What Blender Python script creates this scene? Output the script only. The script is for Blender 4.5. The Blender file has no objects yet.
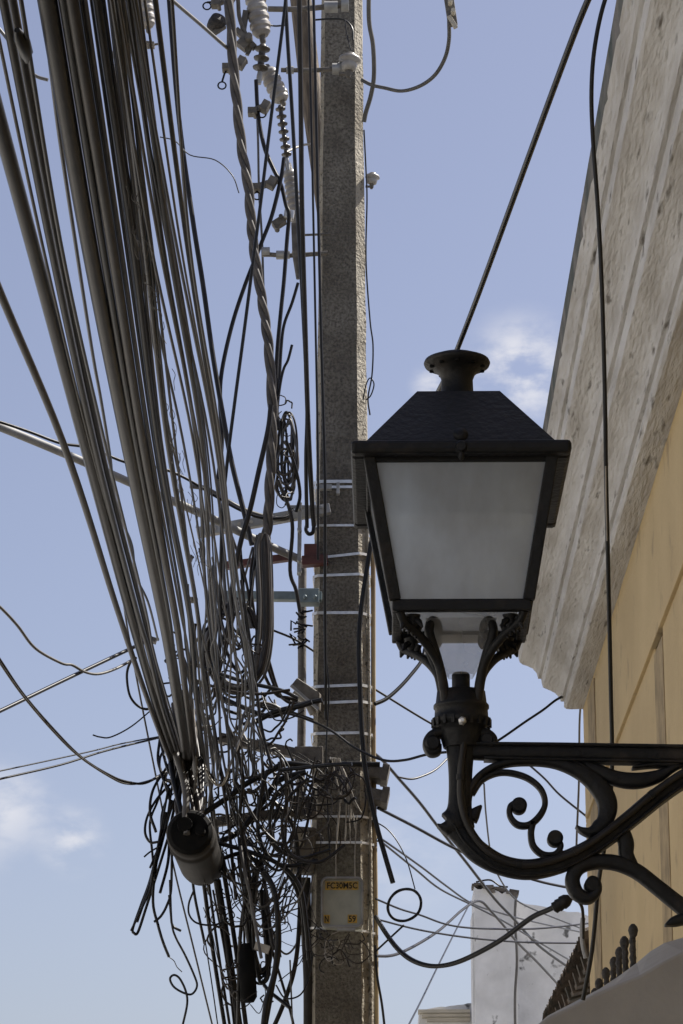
import bpy, bmesh, math, random
from mathutils import Vector, Matrix
random.seed(7)
R = math.radians
S = bpy.context.scene
COL = S.collection
# ------------------------------------------------------------------ camera
F = 2800.0
TH = math.atan(833 / F)
PSI = math.atan(43.5 * math.cos(TH) / F)
CAM = Vector((0, 0, 1.6))
cam = bpy.data.cameras.new('camera'); co = bpy.data.objects.new('camera', cam); COL.objects.link(co)
co.location = CAM; co.rotation_euler = (math.pi / 2 + TH, 0, PSI)
cam.sensor_fit = 'VERTICAL'; cam.sensor_height = 36; cam.lens = F / 1024 * 36
cam.clip_start = 0.05; cam.clip_end = 3000
S.camera = co
RM = co.rotation_euler.to_matrix()

def ray(px, py):
    return RM @ Vector(((px - 341.5) / F, (512 - py) / F, -1))
def at(px, py, Y):
    d = ray(px, py); return CAM + d * (Y / d.y)
def pm(py, Y, px=341.5):                      # metres per pixel there
    return (at(px + 1, py, Y) - at(px, py, Y)).length

# ------------------------------------------------------------------ materials
MATS = {}
def mat(name, col, rough=0.6, metal=0.0, var=0.25, scale=8.0, col2=None, bump=0.0, bscale=None, spec=0.5,
        streak=None, detail=6, lo=0.35, hi=0.65, col3=None, s3=40, lo3=0.6, hi3=0.7, coat=0.0):
    m = bpy.data.materials.new(name); m.use_nodes = True
    nt = m.node_tree; N = nt.nodes; L = nt.links
    b = N['Principled BSDF']; b.inputs['Roughness'].default_value = rough; b.inputs['Metallic'].default_value = metal
    b.inputs['Specular IOR Level'].default_value = spec
    b.inputs['Coat Weight'].default_value = coat
    tc = N.new('ShaderNodeTexCoord'); mp = N.new('ShaderNodeMapping'); L.new(tc.outputs['Object'], mp.inputs[0])
    if streak: mp.inputs['Scale'].default_value = streak
    nz = N.new('ShaderNodeTexNoise'); nz.inputs['Scale'].default_value = scale; nz.inputs['Detail'].default_value = detail
    L.new(mp.outputs[0], nz.inputs['Vector'])
    rp = N.new('ShaderNodeValToRGB'); rp.color_ramp.elements[0].position = lo; rp.color_ramp.elements[1].position = hi
    c1 = tuple(col) + (1,); c2 = (tuple(col2) if col2 else tuple(min(1, c * (1 - var)) for c in col)) + (1,)
    rp.color_ramp.elements[0].color = c2; rp.color_ramp.elements[1].color = c1
    L.new(nz.outputs['Fac'], rp.inputs[0])
    out = rp.outputs[0]
    if col3:
        n3 = N.new('ShaderNodeTexNoise'); n3.inputs['Scale'].default_value = s3; n3.inputs['Detail'].default_value = 5
        L.new(mp.outputs[0], n3.inputs['Vector'])
        r3 = N.new('ShaderNodeValToRGB'); r3.color_ramp.elements[0].position = lo3; r3.color_ramp.elements[1].position = hi3
        L.new(n3.outputs['Fac'], r3.inputs[0])
        mx = N.new('ShaderNodeMix'); mx.data_type = 'RGBA'; L.new(r3.outputs[0], mx.inputs[0])
        L.new(out, mx.inputs[6]); mx.inputs[7].default_value = tuple(col3) + (1,); out = mx.outputs[2]
    L.new(out, b.inputs['Base Color'])
    if bump:
        n2 = N.new('ShaderNodeTexNoise'); n2.inputs['Scale'].default_value = bscale or scale * 4; n2.inputs['Detail'].default_value = 8
        L.new(mp.outputs[0], n2.inputs['Vector'])
        bp = N.new('ShaderNodeBump'); bp.inputs['Strength'].default_value = bump; bp.inputs['Distance'].default_value = 0.02
        L.new(n2.outputs['Fac'], bp.inputs['Height']); L.new(bp.outputs[0], b.inputs['Normal'])
    MATS[name] = m
    return m
mat('rubber', (0.022, 0.0195, 0.0175), .38, var=.5, scale=14, spec=.26)
mat('rubber_black', (0.013, 0.013, 0.0135), .36, var=.3, scale=14, spec=.3)
mat('rubber_brown', (0.036, 0.029, 0.024), .42, var=.5, scale=10, spec=.25)
mat('rubber_grey', (0.11, 0.104, 0.096), .5, var=.35, scale=12)
mat('twist', (0.095, 0.082, 0.07), .55, var=.45, scale=20)
mat('pale_wire', (0.42, 0.39, 0.34), .45, var=.3, scale=20)
mat('iron', (0.0095, 0.010, 0.011), .5, var=.25, scale=18, bump=.2, bscale=70, spec=.24, col3=(0.026, 0.022, 0.019), s3=14, lo3=.56, hi3=.72)
mat('iron_rough', (0.045, 0.038, 0.033), .7, col2=(0.018, 0.017, 0.017), scale=45, bump=.6, bscale=90)
mat('galv', (0.40, 0.40, 0.39), .5, .35, var=.35, scale=14, bump=.1)
mat('galv_dark', (0.17, 0.155, 0.135), .65, .2, var=.45, scale=22, bump=.2)
mat('band', (0.78, 0.78, 0.77), .34, .55, var=.25, scale=30)
mat('teal', (0.22, 0.28, 0.30), .5, .1, var=.3, scale=18)
mat('red', (0.115, 0.038, 0.032), .55, var=.4, scale=18)
mat('porcelain', (0.36, 0.345, 0.32), .4, col2=(0.22, 0.20, 0.18), scale=14)
mat('porcelain_dark', (0.07, 0.06, 0.05), .35, var=.3, scale=40)
mat('timber', (0.20, 0.16, 0.115), .8, col2=(0.075, 0.06, 0.046), scale=9, streak=(6, 6, .7), bump=.4, bscale=25)
mat('tan_pipe', (0.40, 0.33, 0.20), .6, col2=(0.22, 0.16, 0.1), scale=5, streak=(1, 1, .5))
mat('pole', (0.25, 0.232, 0.195), .9, col2=(0.135, 0.12, 0.096), scale=3.5, bump=.75, bscale=120, detail=12, lo=.36, hi=.64,
    col3=(0.075, 0.067, 0.055), s3=75, lo3=.38, hi3=.70)
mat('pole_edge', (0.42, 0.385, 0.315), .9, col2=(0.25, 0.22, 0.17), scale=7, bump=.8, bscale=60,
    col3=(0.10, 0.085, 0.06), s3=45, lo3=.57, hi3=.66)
mat('box', (0.44, 0.45, 0.38), .5, var=.18, scale=16)
mat('sticker', (0.68, 0.42, 0.045), .6, col2=(0.42, 0.30, 0.12), scale=60)
mat('ink', (0.035, 0.028, 0.015), .7)
mat('drum', (0.036, 0.033, 0.030), .7, spec=.2, var=.4, scale=9, bump=.15)
mat('drum_end', (0.009, 0.009, 0.009), .85, spec=.1, var=.3, scale=12)
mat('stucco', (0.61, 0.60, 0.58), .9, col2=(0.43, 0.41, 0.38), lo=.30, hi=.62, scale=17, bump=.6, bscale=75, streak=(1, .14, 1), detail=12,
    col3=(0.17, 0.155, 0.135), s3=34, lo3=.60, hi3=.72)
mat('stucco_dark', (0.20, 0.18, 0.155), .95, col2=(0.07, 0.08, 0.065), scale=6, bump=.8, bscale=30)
mat('yellow', (0.55, 0.42, 0.225), .9, col2=(0.48, 0.36, 0.19), scale=1.6, bump=.3, bscale=30, detail=12, lo=.36, hi=.66,
    col3=(0.33, 0.245, 0.14), s3=5, lo3=.60, hi3=.74)
mat('yellow_dark', (0.41, 0.31, 0.175), .95, var=.4, scale=9, bump=.3)
mat('canopy', (0.33, 0.32, 0.305), .9, col2=(0.27, 0.26, 0.245), scale=3, bump=.12, bscale=60)
mat('white_wall', (0.72, 0.72, 0.72), .9, col2=(0.58, 0.58, 0.575), scale=5, bump=.5, bscale=14, detail=12,
    col3=(0.13, 0.13, 0.125), s3=7, lo3=.64, hi3=.70)
mat('cream', (0.5, 0.46, 0.38), .9, var=.3, scale=3)
mat('rubble', (0.16, 0.14, 0.12), .95, var=.5, scale=8, bump=.6)
mat('clay', (0.12, 0.085, 0.06), .9, col2=(0.05, 0.045, 0.033), scale=9, bump=.6, bscale=40)
mat('ground', (0.29, 0.285, 0.27), .9, var=.25, scale=1.5, bump=.2)
mat('asphalt', (0.055, 0.055, 0.055), .9, var=.3, scale=4, bump=.3)
mat('paving_grey', (0.30, 0.29, 0.27), .9, var=.25, scale=3, bump=.2)
mat('facade', (0.66, 0.65, 0.62), .9, var=.15, scale=2, bump=.1)
mat('pipe_grey', (0.27, 0.27, 0.265), .6, var=.3, scale=10)
mat('paving', (0.34, 0.32, 0.28), .9, var=.25, scale=3, bump=.2)

def glassmat(name, trans_col, tfac, alpha_fac, rough=.3):
    m = bpy.data.materials.new(name); m.use_nodes = True; nt = m.node_tree; N = nt.nodes; L = nt.links
    N.remove(N['Principled BSDF']); out = N['Material Output']
    tr = N.new('ShaderNodeBsdfTranslucent'); tr.inputs[0].default_value = trans_col
    di = N.new('ShaderNodeBsdfDiffuse'); di.inputs[0].default_value = (0.14, 0.145, 0.155, 1)
    gl = N.new('ShaderNodeBsdfGlossy'); gl.inputs['Roughness'].default_value = rough; gl.inputs[0].default_value = (.8, .8, .8, 1)
    tp = N.new('ShaderNodeBsdfTransparent')
    tc = N.new('ShaderNodeTexCoord'); nz = N.new('ShaderNodeTexNoise'); nz.inputs['Scale'].default_value = 6; nz.inputs['Detail'].default_value = 8
    mp = N.new('ShaderNodeMapping'); mp.inputs['Scale'].default_value = (1.6, 1.6, .8)
    L.new(tc.outputs['Object'], mp.inputs[0]); L.new(mp.outputs[0], nz.inputs['Vector'])
    mr = N.new('ShaderNodeMapRange'); mr.inputs[1].default_value = .3; mr.inputs[2].default_value = .75
    mr.inputs[3].default_value = tfac - .34; mr.inputs[4].default_value = tfac + .20
    L.new(nz.outputs['Fac'], mr.inputs[0])
    m1 = N.new('ShaderNodeMixShader'); L.new(mr.outputs[0], m1.inputs[0]); L.new(di.outputs[0], m1.inputs[1]); L.new(tr.outputs[0], m1.inputs[2])
    m2 = N.new('ShaderNodeMixShader'); m2.inputs[0].default_value = .09; L.new(m1.outputs[0], m2.inputs[1]); L.new(gl.outputs[0], m2.inputs[2])
    m3 = N.new('ShaderNodeMixShader'); m3.inputs[0].default_value = alpha_fac; L.new(m2.outputs[0], m3.inputs[1]); L.new(tp.outputs[0], m3.inputs[2])
    L.new(m3.outputs[0], out.inputs[0]); MATS[name] = m
glassmat('frosted', (0.82, 0.90, 1.0, 1), .80, .10)
glassmat('clear_glass', (0.9, 0.89, 0.86, 1), .6, .52, .08)

# ------------------------------------------------------------------ object helpers
def tag(o, label=None, cat=None, group=None, kind=None):
    if label: o['label'] = label
    if cat: o['category'] = cat
    if group: o['group'] = group
    if kind: o['kind'] = kind
    return o
def empty(name, loc, label, cat, group=None):
    o = bpy.data.objects.new(name, None); COL.objects.link(o); o.location = loc; o.empty_display_size = .1
    return tag(o, label, cat, group)
class MB:
    def __init__(s): s.v = []; s.f = []; s.sm = []; s.mi = []
    def add(s, vs, fs, smooth=False, mi=0):
        n = len(s.v); s.v += [Vector(v) for v in vs]
        for f in fs: s.f.append([i + n for i in f]); s.sm.append(smooth); s.mi.append(mi)
        return s
    def box(s, c, h, rot=None, mi=0, taper=1.0):
        c = Vector(c); vs = []
        for z in (-1, 1):
            k = taper if z > 0 else 1
            for x, y in ((-1, -1), (1, -1), (1, 1), (-1, 1)):
                v = Vector((x * h[0] * k, y * h[1] * k, z * h[2]))
                if rot: v = rot @ v
                vs.append(c + v)
        return s.add(vs, [(3, 2, 1, 0), (4, 5, 6, 7), (0, 1, 5, 4), (1, 2, 6, 5), (2, 3, 7, 6), (3, 0, 4, 7)], mi=mi)
    def bar(s, a, b, w, h, up=(0, 0, 1)):
        a = Vector(a); b = Vector(b); d = (b - a); l = d.length; d.normalize(); up = Vector(up)
        x = d.cross(up)
        if x.length < 1e-4: x = d.cross(Vector((1, 0, 0)))
        x.normalize(); u = x.cross(d); rot = Matrix((x, d, u)).transposed()
        return s.box((a + b) / 2, (w / 2, l / 2, h / 2), rot)
    def tube(s, pts, r, n=7, smooth=True, caps=True):
        pts = [Vector(p) for p in pts]; m = len(pts)
        rr = r if isinstance(r, (list, tuple)) else [r] * m
        t = (pts[1] - pts[0]).normalized(); u = t.orthogonal().normalized(); vs = []
        for i in range(m):
            t2 = (pts[min(i + 1, m - 1)] - pts[max(i - 1, 0)])
            if t2.length < 1e-7: t2 = t
            t2.normalize(); u = (u - t2 * u.dot(t2))
            if u.length < 1e-5: u = t2.orthogonal()
            u.normalize(); w = t2.cross(u)
            for k in range(n):
                a = 2 * math.pi * k / n; vs.append(pts[i] + (u * math.cos(a) + w * math.sin(a)) * rr[i])
        fs = [(i * n + k, i * n + (k + 1) % n, (i + 1) * n + (k + 1) % n, (i + 1) * n + k) for i in range(m - 1) for k in range(n)]
        s.add(vs, fs, smooth)
        if caps: s.add(vs[:n], [tuple(range(n))[::-1]]); s.add(vs[-n:], [tuple(range(n))])
        return s
    def lathe(s, prof, o, axis=(0, 0, 1), n=28, smooth=True):
        o = Vector(o); ax = Vector(axis).normalized(); u = ax.orthogonal().normalized(); w = ax.cross(u); vs = []
        for r, z in prof:
            for k in range(n):
                a = 2 * math.pi * k / n; vs.append(o + ax * z + (u * math.cos(a) + w * math.sin(a)) * max(r, 1e-4))
        fs = [(i * n + k, i * n + (k + 1) % n, (i + 1) * n + (k + 1) % n, (i + 1) * n + k) for i in range(len(prof) - 1) for k in range(n)]
        s.add(vs, fs, smooth); s.add(vs[:n], [tuple(range(n))[::-1]]); s.add(vs[-n:], [tuple(range(n))])
        return s
    def loftsq(s, levels, o, caps=True):      # levels (half, z) centred squares
        o = Vector(o); vs = []
        for h, z in levels:
            vs += [o + Vector((x * h, y * h, z)) for x, y in ((-1, -1), (1, -1), (1, 1), (-1, 1))]
        fs = []
        for i in range(len(levels) - 1):
            for k in range(4): fs.append((i * 4 + k, i * 4 + (k + 1) % 4, (i + 1) * 4 + (k + 1) % 4, (i + 1) * 4 + k))
        if caps: fs += [(3, 2, 1, 0), tuple(len(vs) - 4 + k for k in range(4))]
        return s.add(vs, fs)
    def build(s, name, m, parent=None, origin=None, bevel=0, mats=None):
        if parent is not None: o0 = Vector(parent_world(parent))
        else: o0 = Vector(origin) if origin is not None else (s.v[0].copy() if s.v else Vector())
        me = bpy.data.meshes.new(name)
        me.from_pydata([v - o0 for v in s.v], [], s.f)
        me.polygons.foreach_set('use_smooth', s.sm); me.polygons.foreach_set('material_index', s.mi)
        for q in (mats or [m]): me.materials.append(MATS[q])
        me.update()
        ob = bpy.data.objects.new(name, me); COL.objects.link(ob)
        if parent is not None: ob.parent = parent
        else: ob.location = o0
        if bevel:
            b = ob.modifiers.new('bevel', 'BEVEL'); b.width = bevel; b.segments = 2; b.limit_method = 'ANGLE'; b.angle_limit = R(40)
        return ob
def parent_world(p):
    v = Vector(p.location); q = p.parent
    while q is not None: v += Vector(q.location); q = q.parent
    return v
def cr(pts, sub=6):                            # Catmull-Rom through points of any dimension
    if len(pts) < 3:
        a, b = pts[0], pts[-1]; n = 8
        return [tuple(a[k] + (b[k] - a[k]) * i / n for k in range(len(a))) for i in range(n + 1)]
    P = [tuple(2 * pts[0][k] - pts[1][k] for k in range(len(pts[0])))] + list(pts) + [tuple(2 * pts[-1][k] - pts[-2][k] for k in range(len(pts[0])))]
    out = []
    for i in range(1, len(P) - 2):
        for j in range(sub):
            t = j / sub
            out.append(tuple(.5 * (2 * P[i][k] + (P[i + 1][k] - P[i - 1][k]) * t + (2 * P[i - 1][k] - 5 * P[i][k] + 4 * P[i + 1][k] - P[i + 2][k]) * t * t
                     + (3 * P[i][k] - P[i - 1][k] - 3 * P[i + 1][k] + P[i + 2][k]) * t ** 3) for k in range(len(P[0]))))
    out.append(tuple(pts[-1])); return out

def path3(pts, Ya, Yb, sub=6):
    """traced route -> world points, 1/Y runs evenly along the route (a straight run stays straight)"""
    c = cr(pts, sub); L = [0]
    for i in range(1, len(c)): L.append(L[-1] + math.hypot(c[i][0] - c[i - 1][0], c[i][1] - c[i - 1][1]))
    T = L[-1] or 1
    return [at(c[i][0], c[i][1], 1 / (1 / Ya + (1 / Yb - 1 / Ya) * L[i] / T)) for i in range(len(c))]
WN = 0
def wire(pts, w, Ya, Yb, label, m='rubber', name='wire', cat='wire', group=None, n=6, sub=6, wig=0.0):
    """w = width in photo pixels at the start of the route"""
    global WN; WN += 1
    P = path3(pts, Ya, Yb, sub)
    if wig:
        ph = random.random() * 6
        P = [p + Vector((math.sin(ph + i * .9), math.cos(ph * 2 + i * 1.3), math.sin(i * .6 + ph))) * wig for i, p in enumerate(P)]
    r = w / 2 * pm(pts[0][1], Ya)
    o = MB().tube(P, r, n).build(name, m)
    return tag(o, label, cat, group)

# ------------------------------------------------------------------ ground
mb = MB(); mb.add([(-1500, -1500, 0), (1500, -1500, 0), (1500, 1500, 0), (-1500, 1500, 0)], [(0, 1, 2, 3)])
tag(mb.build('ground', 'ground', origin=(0, 0, 0)), kind='structure')
mb = MB(); mb.add([(-7, -60, .004), (-.75, -60, .004), (-.75, 200, .004), (-7, 200, .004)], [(0, 1, 2, 3)])
tag(mb.build('road', 'paving_grey', origin=(0, 0, 0)), kind='structure')
mb = MB(); mb.box((.2, 70, .06), (.93, 130, .06))
tag(mb.build('pavement', 'paving', origin=(0, 0, 0), bevel=.01), kind='structure')

# ------------------------------------------------------------------ unseen pale house across the street, added for bounce light (behind the frame's left edge)
oh = bpy.data.objects.new('added_pale_house', None); COL.objects.link(oh); oh.location = (-7.2, 0, 0)
oh['label'] = 'long unseen pale house added across the street for bounce light'; oh['category'] = 'house'
MB().box((-11, 2, 3.1), (3.8, 26, 3.1)).build('wall', 'facade', oh)
MB().box((-11, 2, 6.3), (4.0, 26.2, .1)).build('roof', 'clay', oh)
for i in range(8):
    y = -20 + i * 6.0
    f = MB().box((-7.19, y, 1.15 if i % 2 else 2.0), (.03, .55, 1.12 if i % 2 else .8)).build('door' if i % 2 else 'window', 'timber', oh, bevel=.01)

# ------------------------------------------------------------------ yellow building
YC = 14.2
XW = at(583, 709, YC).x
def onwall(px, py, x=None):
    d = ray(px, py); return CAM + d * ((XW if x is None else x) / d.x)
ZB = at(583, 709, YC).z
bl = empty('yellow_building', (XW, YC, 0), 'yellow rendered building with weathered pale cornice at the right edge', 'building')
YN = -6.0
# wall with a recessed panel
pB = onwall(683, 563); pB2 = onwall(621, 739); zb = (pB.z + pB2.z) / 2
yS0 = onwall(597, 760).y; yS1 = onwall(590, 760).y
DZ = .035
wall = MB()
wall.box((XW + 3.0, (YN + YC) / 2, (ZB + 1.2) / 2), (3.0 - DZ, (YC - YN) / 2, (ZB + 1.2) / 2))
wall.build('wall', 'yellow', bl)
# plaster skin pieces standing proud of the recessed panels
sk = MB()
T = DZ
def skin(y0, y1, z0, z1, t=T):
    sk.box((XW + t / 2 + (DZ - t), (y0 + y1) / 2, (z0 + z1) / 2), (t / 2, (y1 - y0) / 2, (z1 - z0) / 2))
pa = onwall(671, 880).y; pb = onwall(662, 880).y
skin(YN, YC, zb, ZB + .02)                      # frieze above the panel
skin(yS1 + .0, YC, 0, zb - .0); 
skin(pb, yS0, 0, zb)
skin(YN, pa, 0, zb)
sk.build('plaster_facing', 'yellow', bl, bevel=.006)
zs = onwall(593.5, 682).z  # darker-coloured strips, slightly proud of the plaster, in place of recessed slots
gr = MB(); gr.box((XW + .001, (yS0 + yS1) / 2, zs / 2), (.006, (yS1 - yS0) / 2, zs / 2))
gr.build('dark_strip', 'yellow_dark', bl); gr = MB()
gr.box((XW + .001, (pa + pb) / 2, zb / 2 - .02), (.004, (pb - pa) / 2, zb / 2 - .02))
gr.build('dark_strip', 'yellow_dark', bl)
# slim moulding under the frieze
mo = MB(); mo.box((XW - .004, (YN + YC) / 2, zb + .004), (.012, (YC - YN) / 2 - .2, .016)); mo.build('moulding', 'yellow', bl, bevel=.003)
# cornice
prof_px = [(584, 709), (570, 709.5), (566, 709.2), (564, 707), (563.8, 702), (560.8, 701.6), (559, 697.5), (555, 693.5), (550, 690.5), (546, 689),
           (543, 687.6), (541.5, 683), (541.2, 679), (538.2, 678.6), (536.5, 673.5), (532.5, 668.8), (527.5, 666), (523, 664.3), (519.8, 662.3), (518.6, 658), (518.4, 654.5), (515.8, 654.0), (513.6, 650.4), (511.2, 648.4), (509.0, 646),
           (508.0, 630), (509, 625), (525, 620), (584, 612)]
prof = [at(x, y, YC) for x, y in prof_px]; prof = [(p.x, p.z) for p in prof]
def cornice(mb, mi_edge=None):
    n = len(prof); NY = 420; ys = [YC - (YC - YN) * (i / NY) ** 1.0 for i in range(NY + 1)]
    vs = []
    for i, y in enumerate(ys):
        for k, (x, z) in enumerate(prof):
            e = .25
            w = (0 if k in (0, n - 1) else 0 * e * 2)
            chip = -.013 * random.random() if (k in (23, 24, 25, 19, 11) and random.random() < .05) else 0
            vs.append((x + w - chip, y if i or k in (0, n - 1) else y + random.uniform(-.01, .01), z + w * .6))
    fs = []; mi = []
    for i in range(NY):
        for k in range(n - 1):
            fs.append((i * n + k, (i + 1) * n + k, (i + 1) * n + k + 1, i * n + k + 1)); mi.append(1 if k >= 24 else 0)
    m0 = len(mb.f); mb.add(vs, fs, True)
    for j, q in enumerate(mi): mb.mi[m0 + j] = q
    mb.add([vs[k] for k in range(n)], [tuple(range(n))])
    mb.add([vs[NY * n + k] for k in range(n)], [tuple(range(n))[::-1]])
cb = MB(); cornice(cb)
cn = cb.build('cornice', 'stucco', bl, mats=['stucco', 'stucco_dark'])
# cornice seams / sharp edges
try:
    es = cn.modifiers.new('split', 'EDGE_SPLIT'); es.split_angle = R(22)
except Exception: pass
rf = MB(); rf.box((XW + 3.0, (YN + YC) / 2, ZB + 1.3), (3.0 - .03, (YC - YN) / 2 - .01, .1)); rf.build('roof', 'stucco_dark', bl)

# window canopy (solid plastered hood) low on the wall
cY, cY2 = 8.0, 9.3
front = [(520, 1040), (546, 1018), (575, 1004), (592, 995), (615, 985), (640, 975), (662, 962), (683, 951), (720, 936), (752, 928)]
back = [(533, 1031), (548, 1015.5), (578, 1000), (600, 988.5), (619, 976), (637, 962.5), (650, 951.5), (664, 943), (683, 937.5), (690, 935)]
cv = []; n = len(front)
fr = [at(x, y, cY) for x, y in front]; bk = [at(x, y, cY2) for x, y in back]
xr = XW - .002
fr[-1].x = xr; bk[-1].x = xr
cv = fr + bk + [Vector((p.x, cY, 2.2)) for p in fr] + [Vector((p.x, cY2 + .25, 2.2)) for p in bk]
fs = []
for i in range(n - 1):
    fs += [(i, i + 1, n + i + 1, n + i), (2 * n + i, 2 * n + i + 1, i + 1, i), (n + i, n + i + 1, 3 * n + i + 1, 3 * n + i), (3 * n + i, 3 * n + i + 1, 2 * n + i + 1, 2 * n + i)]
fs += [(0, n, 3 * n, 2 * n), (n - 1, 2 * n - 1, 4 * n - 1, 3 * n - 1)]
o = MB().add(cv, fs).build('window_canopy', 'canopy', bevel=.008)
tag(o, 'smooth grey plaster canopy jutting from the yellow wall in the bottom right corner', 'canopy')

# window grille with ball topped spindles
gx = at(632, 927, 10.0).x
gt = empty('window_grille', (gx, 10, 2.6), 'row of black iron spindles with ball tops above the grey canopy', 'grille')
zt = at(632, 927, 10.0).z
for dx in (247, 239.5, 233, 227, 220.5, 214, 208):
    Y = 10 * 247 / dx; b = MB()
    k = random.uniform(-.006, .006)
    b.tube([(gx, Y, 2.35), (gx + k * .3, Y, zt - .03)], .0105, 8)
    for j in range(14):
        z = zt - .05 - j * .03; b.lathe([(.010, -.012), (.0125 + random.uniform(0, .002), 0), (.010, .012)], (gx, Y, z), n=8)
    b.lathe([(.006, -.028), (.014, -.018), (.0185, 0), (.015, .013), (.006, .023)], (gx + k, Y, zt - .012), n=12)
    b.build('spindle', 'iron_rough', gt)
b = MB(); b.bar((gx, 9.9, 2.5), (gx, 12.3, 2.5), .02, .03)
for y in (9.95, 12.25): b.bar((gx, y, 2.5), (XW - .001, y, 2.5), .016, .016)
b.build('rail', 'iron_rough', gt)

# ------------------------------------------------------------------ tiled eave of the next house
ze = at(582, 930, 14.45).z; xe = at(582, 930, 14.45).x
nh = empty('tiled_house', (xe + 1.5, 16.5, 0), 'low house with dark clay tile eave behind the yellow corner', 'house')
MB().box((xe + 1.8, 16.4, (ze - .25) / 2), (1.5, 2.05, (ze - .25) / 2)).build('wall', 'white_wall', nh)
b = MB()
y = 14.4
for i in range(26):
    for j in range(2):
        r = .075
        p0 = Vector((xe - .0 + j * .01, y, ze - .05)); p1 = Vector((xe + 2.6, y, ze + .75))
        pts = []
    cs = []
    for a in range(7):
        t = math.pi * a / 6; cs.append((math.cos(t) * .075, math.sin(t) * .05))
    vs = [(xe + random.uniform(-.004, .004), y + c[0], ze - .05 + c[1]) for c in cs] + [(xe + 2.6, y + c[0], ze + .75 + c[1]) for c in cs]
    b.add(vs, [(k, k + 1, 8 + k, 7 + k) for k in range(6)])
    vs = [(v[0], v[1], v[2] - .018) for v in vs]
    b.add(vs, [(k, 7 + k, 8 + k, k + 1) for k in range(6)])
    y += .152
b.box((xe + 1.35, 16.35, ze + .27), (1.36, 2.0, .012), Matrix.Rotation(-math.atan2(.8, 2.6), 3, 'Y'))
b.build('roof', 'clay', nh)
b = MB(); 
for i in range(12): b.bar((xe + .03, 14.55 + i * .33, ze - .12), (xe + 1.0, 14.55 + i * .33, ze + .16), .06, .08)
b.build('rafters', 'clay', nh)

# ------------------------------------------------------------------ white building behind
wb = empty('white_building', at(500, 1010, 24), 'old whitewashed masonry building with broken top behind the lantern bracket', 'building')
def slab(mb, x0, x1, yt0, yt1, Y, dep, rag=0.0, zb_=0.0, n=12):
    a = at(x0, yt0, Y); c = at(x1, yt1, Y); vs = []
    for i in range(n + 1):
        t = i / n; x = a.x + (c.x - a.x) * t; z = a.z + (c.z - a.z) * t + (random.uniform(-rag, rag) if rag else 0)
        vs += [(x, Y, zb_), (x, Y, z), (x, Y + dep, z + random.uniform(-rag, rag) if rag else z), (x, Y + dep, zb_)]
    fs = []
    for i in range(n):
        for k in range(4): fs.append((4 * i + k, 4 * (i + 1) + k, 4 * (i + 1) + (k + 1) % 4, 4 * i + (k + 1) % 4))
    fs += [(0, 1, 2, 3), tuple(4 * n + k for k in (3, 2, 1, 0))]
    mb.add(vs, fs)
b = MB(); slab(b, 474, 516, 887, 896, 24, .7, .02); b.build('chimney_stack', 'white_wall', wb)
b = MB(); slab(b, 516, 640, 901, 925, 24.35, 1.5, .012); b.build('gable_wall', 'white_wall', wb)
b = MB(); slab(b, 472, 474.2, 913, 913, 24.1, .5, 0, n=1); b.build('side_wall', 'white_wall', wb)
b = MB()
for i in range(26):
    x = random.uniform(474, 514); p = at(x, 886.5 + (x - 474) * .22 + random.uniform(-2, 2), 24.05 + random.random() * .3)
    b.box(p, (random.uniform(.015, .05), .1, random.uniform(.006, .02)), Matrix.Rotation(random.uniform(-.3, .3), 3, 'Y'))
b.build('broken_coping', 'rubble', wb)
b = MB(); slab(b, 419, 472, 1010, 1003, 24.8, 1.0, .004); b.build('parapet', 'white_wall', wb)
b = MB()
for k, (dx, yy) in enumerate(((0, 1012), (4, 1016), (9, 1020))):
    a = at(418 + dx, yy, 24.7 + k * .02); c = at(470, yy, 24.7 + k * .02); b.box(((a + c) / 2), ((c.x - a.x) / 2, .08, .014))
b.build('parapet_moulding', 'cream', wb)
MB().tube(path3([(516, 896), (515, 920), (517, 960), (515, 1000), (516, 1060)], 23.9, 23.9), .012, 6).build('downlead', 'rubber_grey', wb)

# ------------------------------------------------------------------ utility pole
YP = 14.0
up = empty('utility_pole', (at(342, 700, YP).x, YP, 0), 'tall weathered concrete utility pole with shiny metal straps', 'pole')
zt_ = at(342, -160, YP).z
def pole_w(z):                               # visible width at height z, from two photo readings
    z0, z1 = at(342, 1000, YP).z, at(342, 0, YP).z
    w0 = 64 * pm(1000, YP); w1 = 40 * pm(0, YP)
    return w1 + (w0 - w1) * (z1 - z) / (z1 - z0)
PX = up.location.x
NZ = 60; vs = []; b = MB()
def poct(z, grow=0.0):
    w = pole_w(z) / 2 + grow; c = w * .38; d = w * .85; return [(-w + c * .45, -d), (w - c, -d), (w, -d + c * 1.15), (w, d), (-w, d), (-w, -d + c * .5)]
for i in range(NZ + 1):
    z = zt_ * i / NZ
    for x, y in poct(z): vs.append((PX + x + random.uniform(-.003, .003), YP + y + random.uniform(-.003, .003), z))
fs = []; mi = []
for i in range(NZ):
    for k in range(6):
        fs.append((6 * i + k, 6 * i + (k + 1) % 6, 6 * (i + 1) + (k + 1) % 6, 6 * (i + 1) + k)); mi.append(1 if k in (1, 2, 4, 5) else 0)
b.add(vs, fs + [tuple(6 * NZ + k for k in range(6))]); 
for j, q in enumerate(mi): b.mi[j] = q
b.build('shaft', 'pole', up, mats=['pole', 'pole_edge'])
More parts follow.
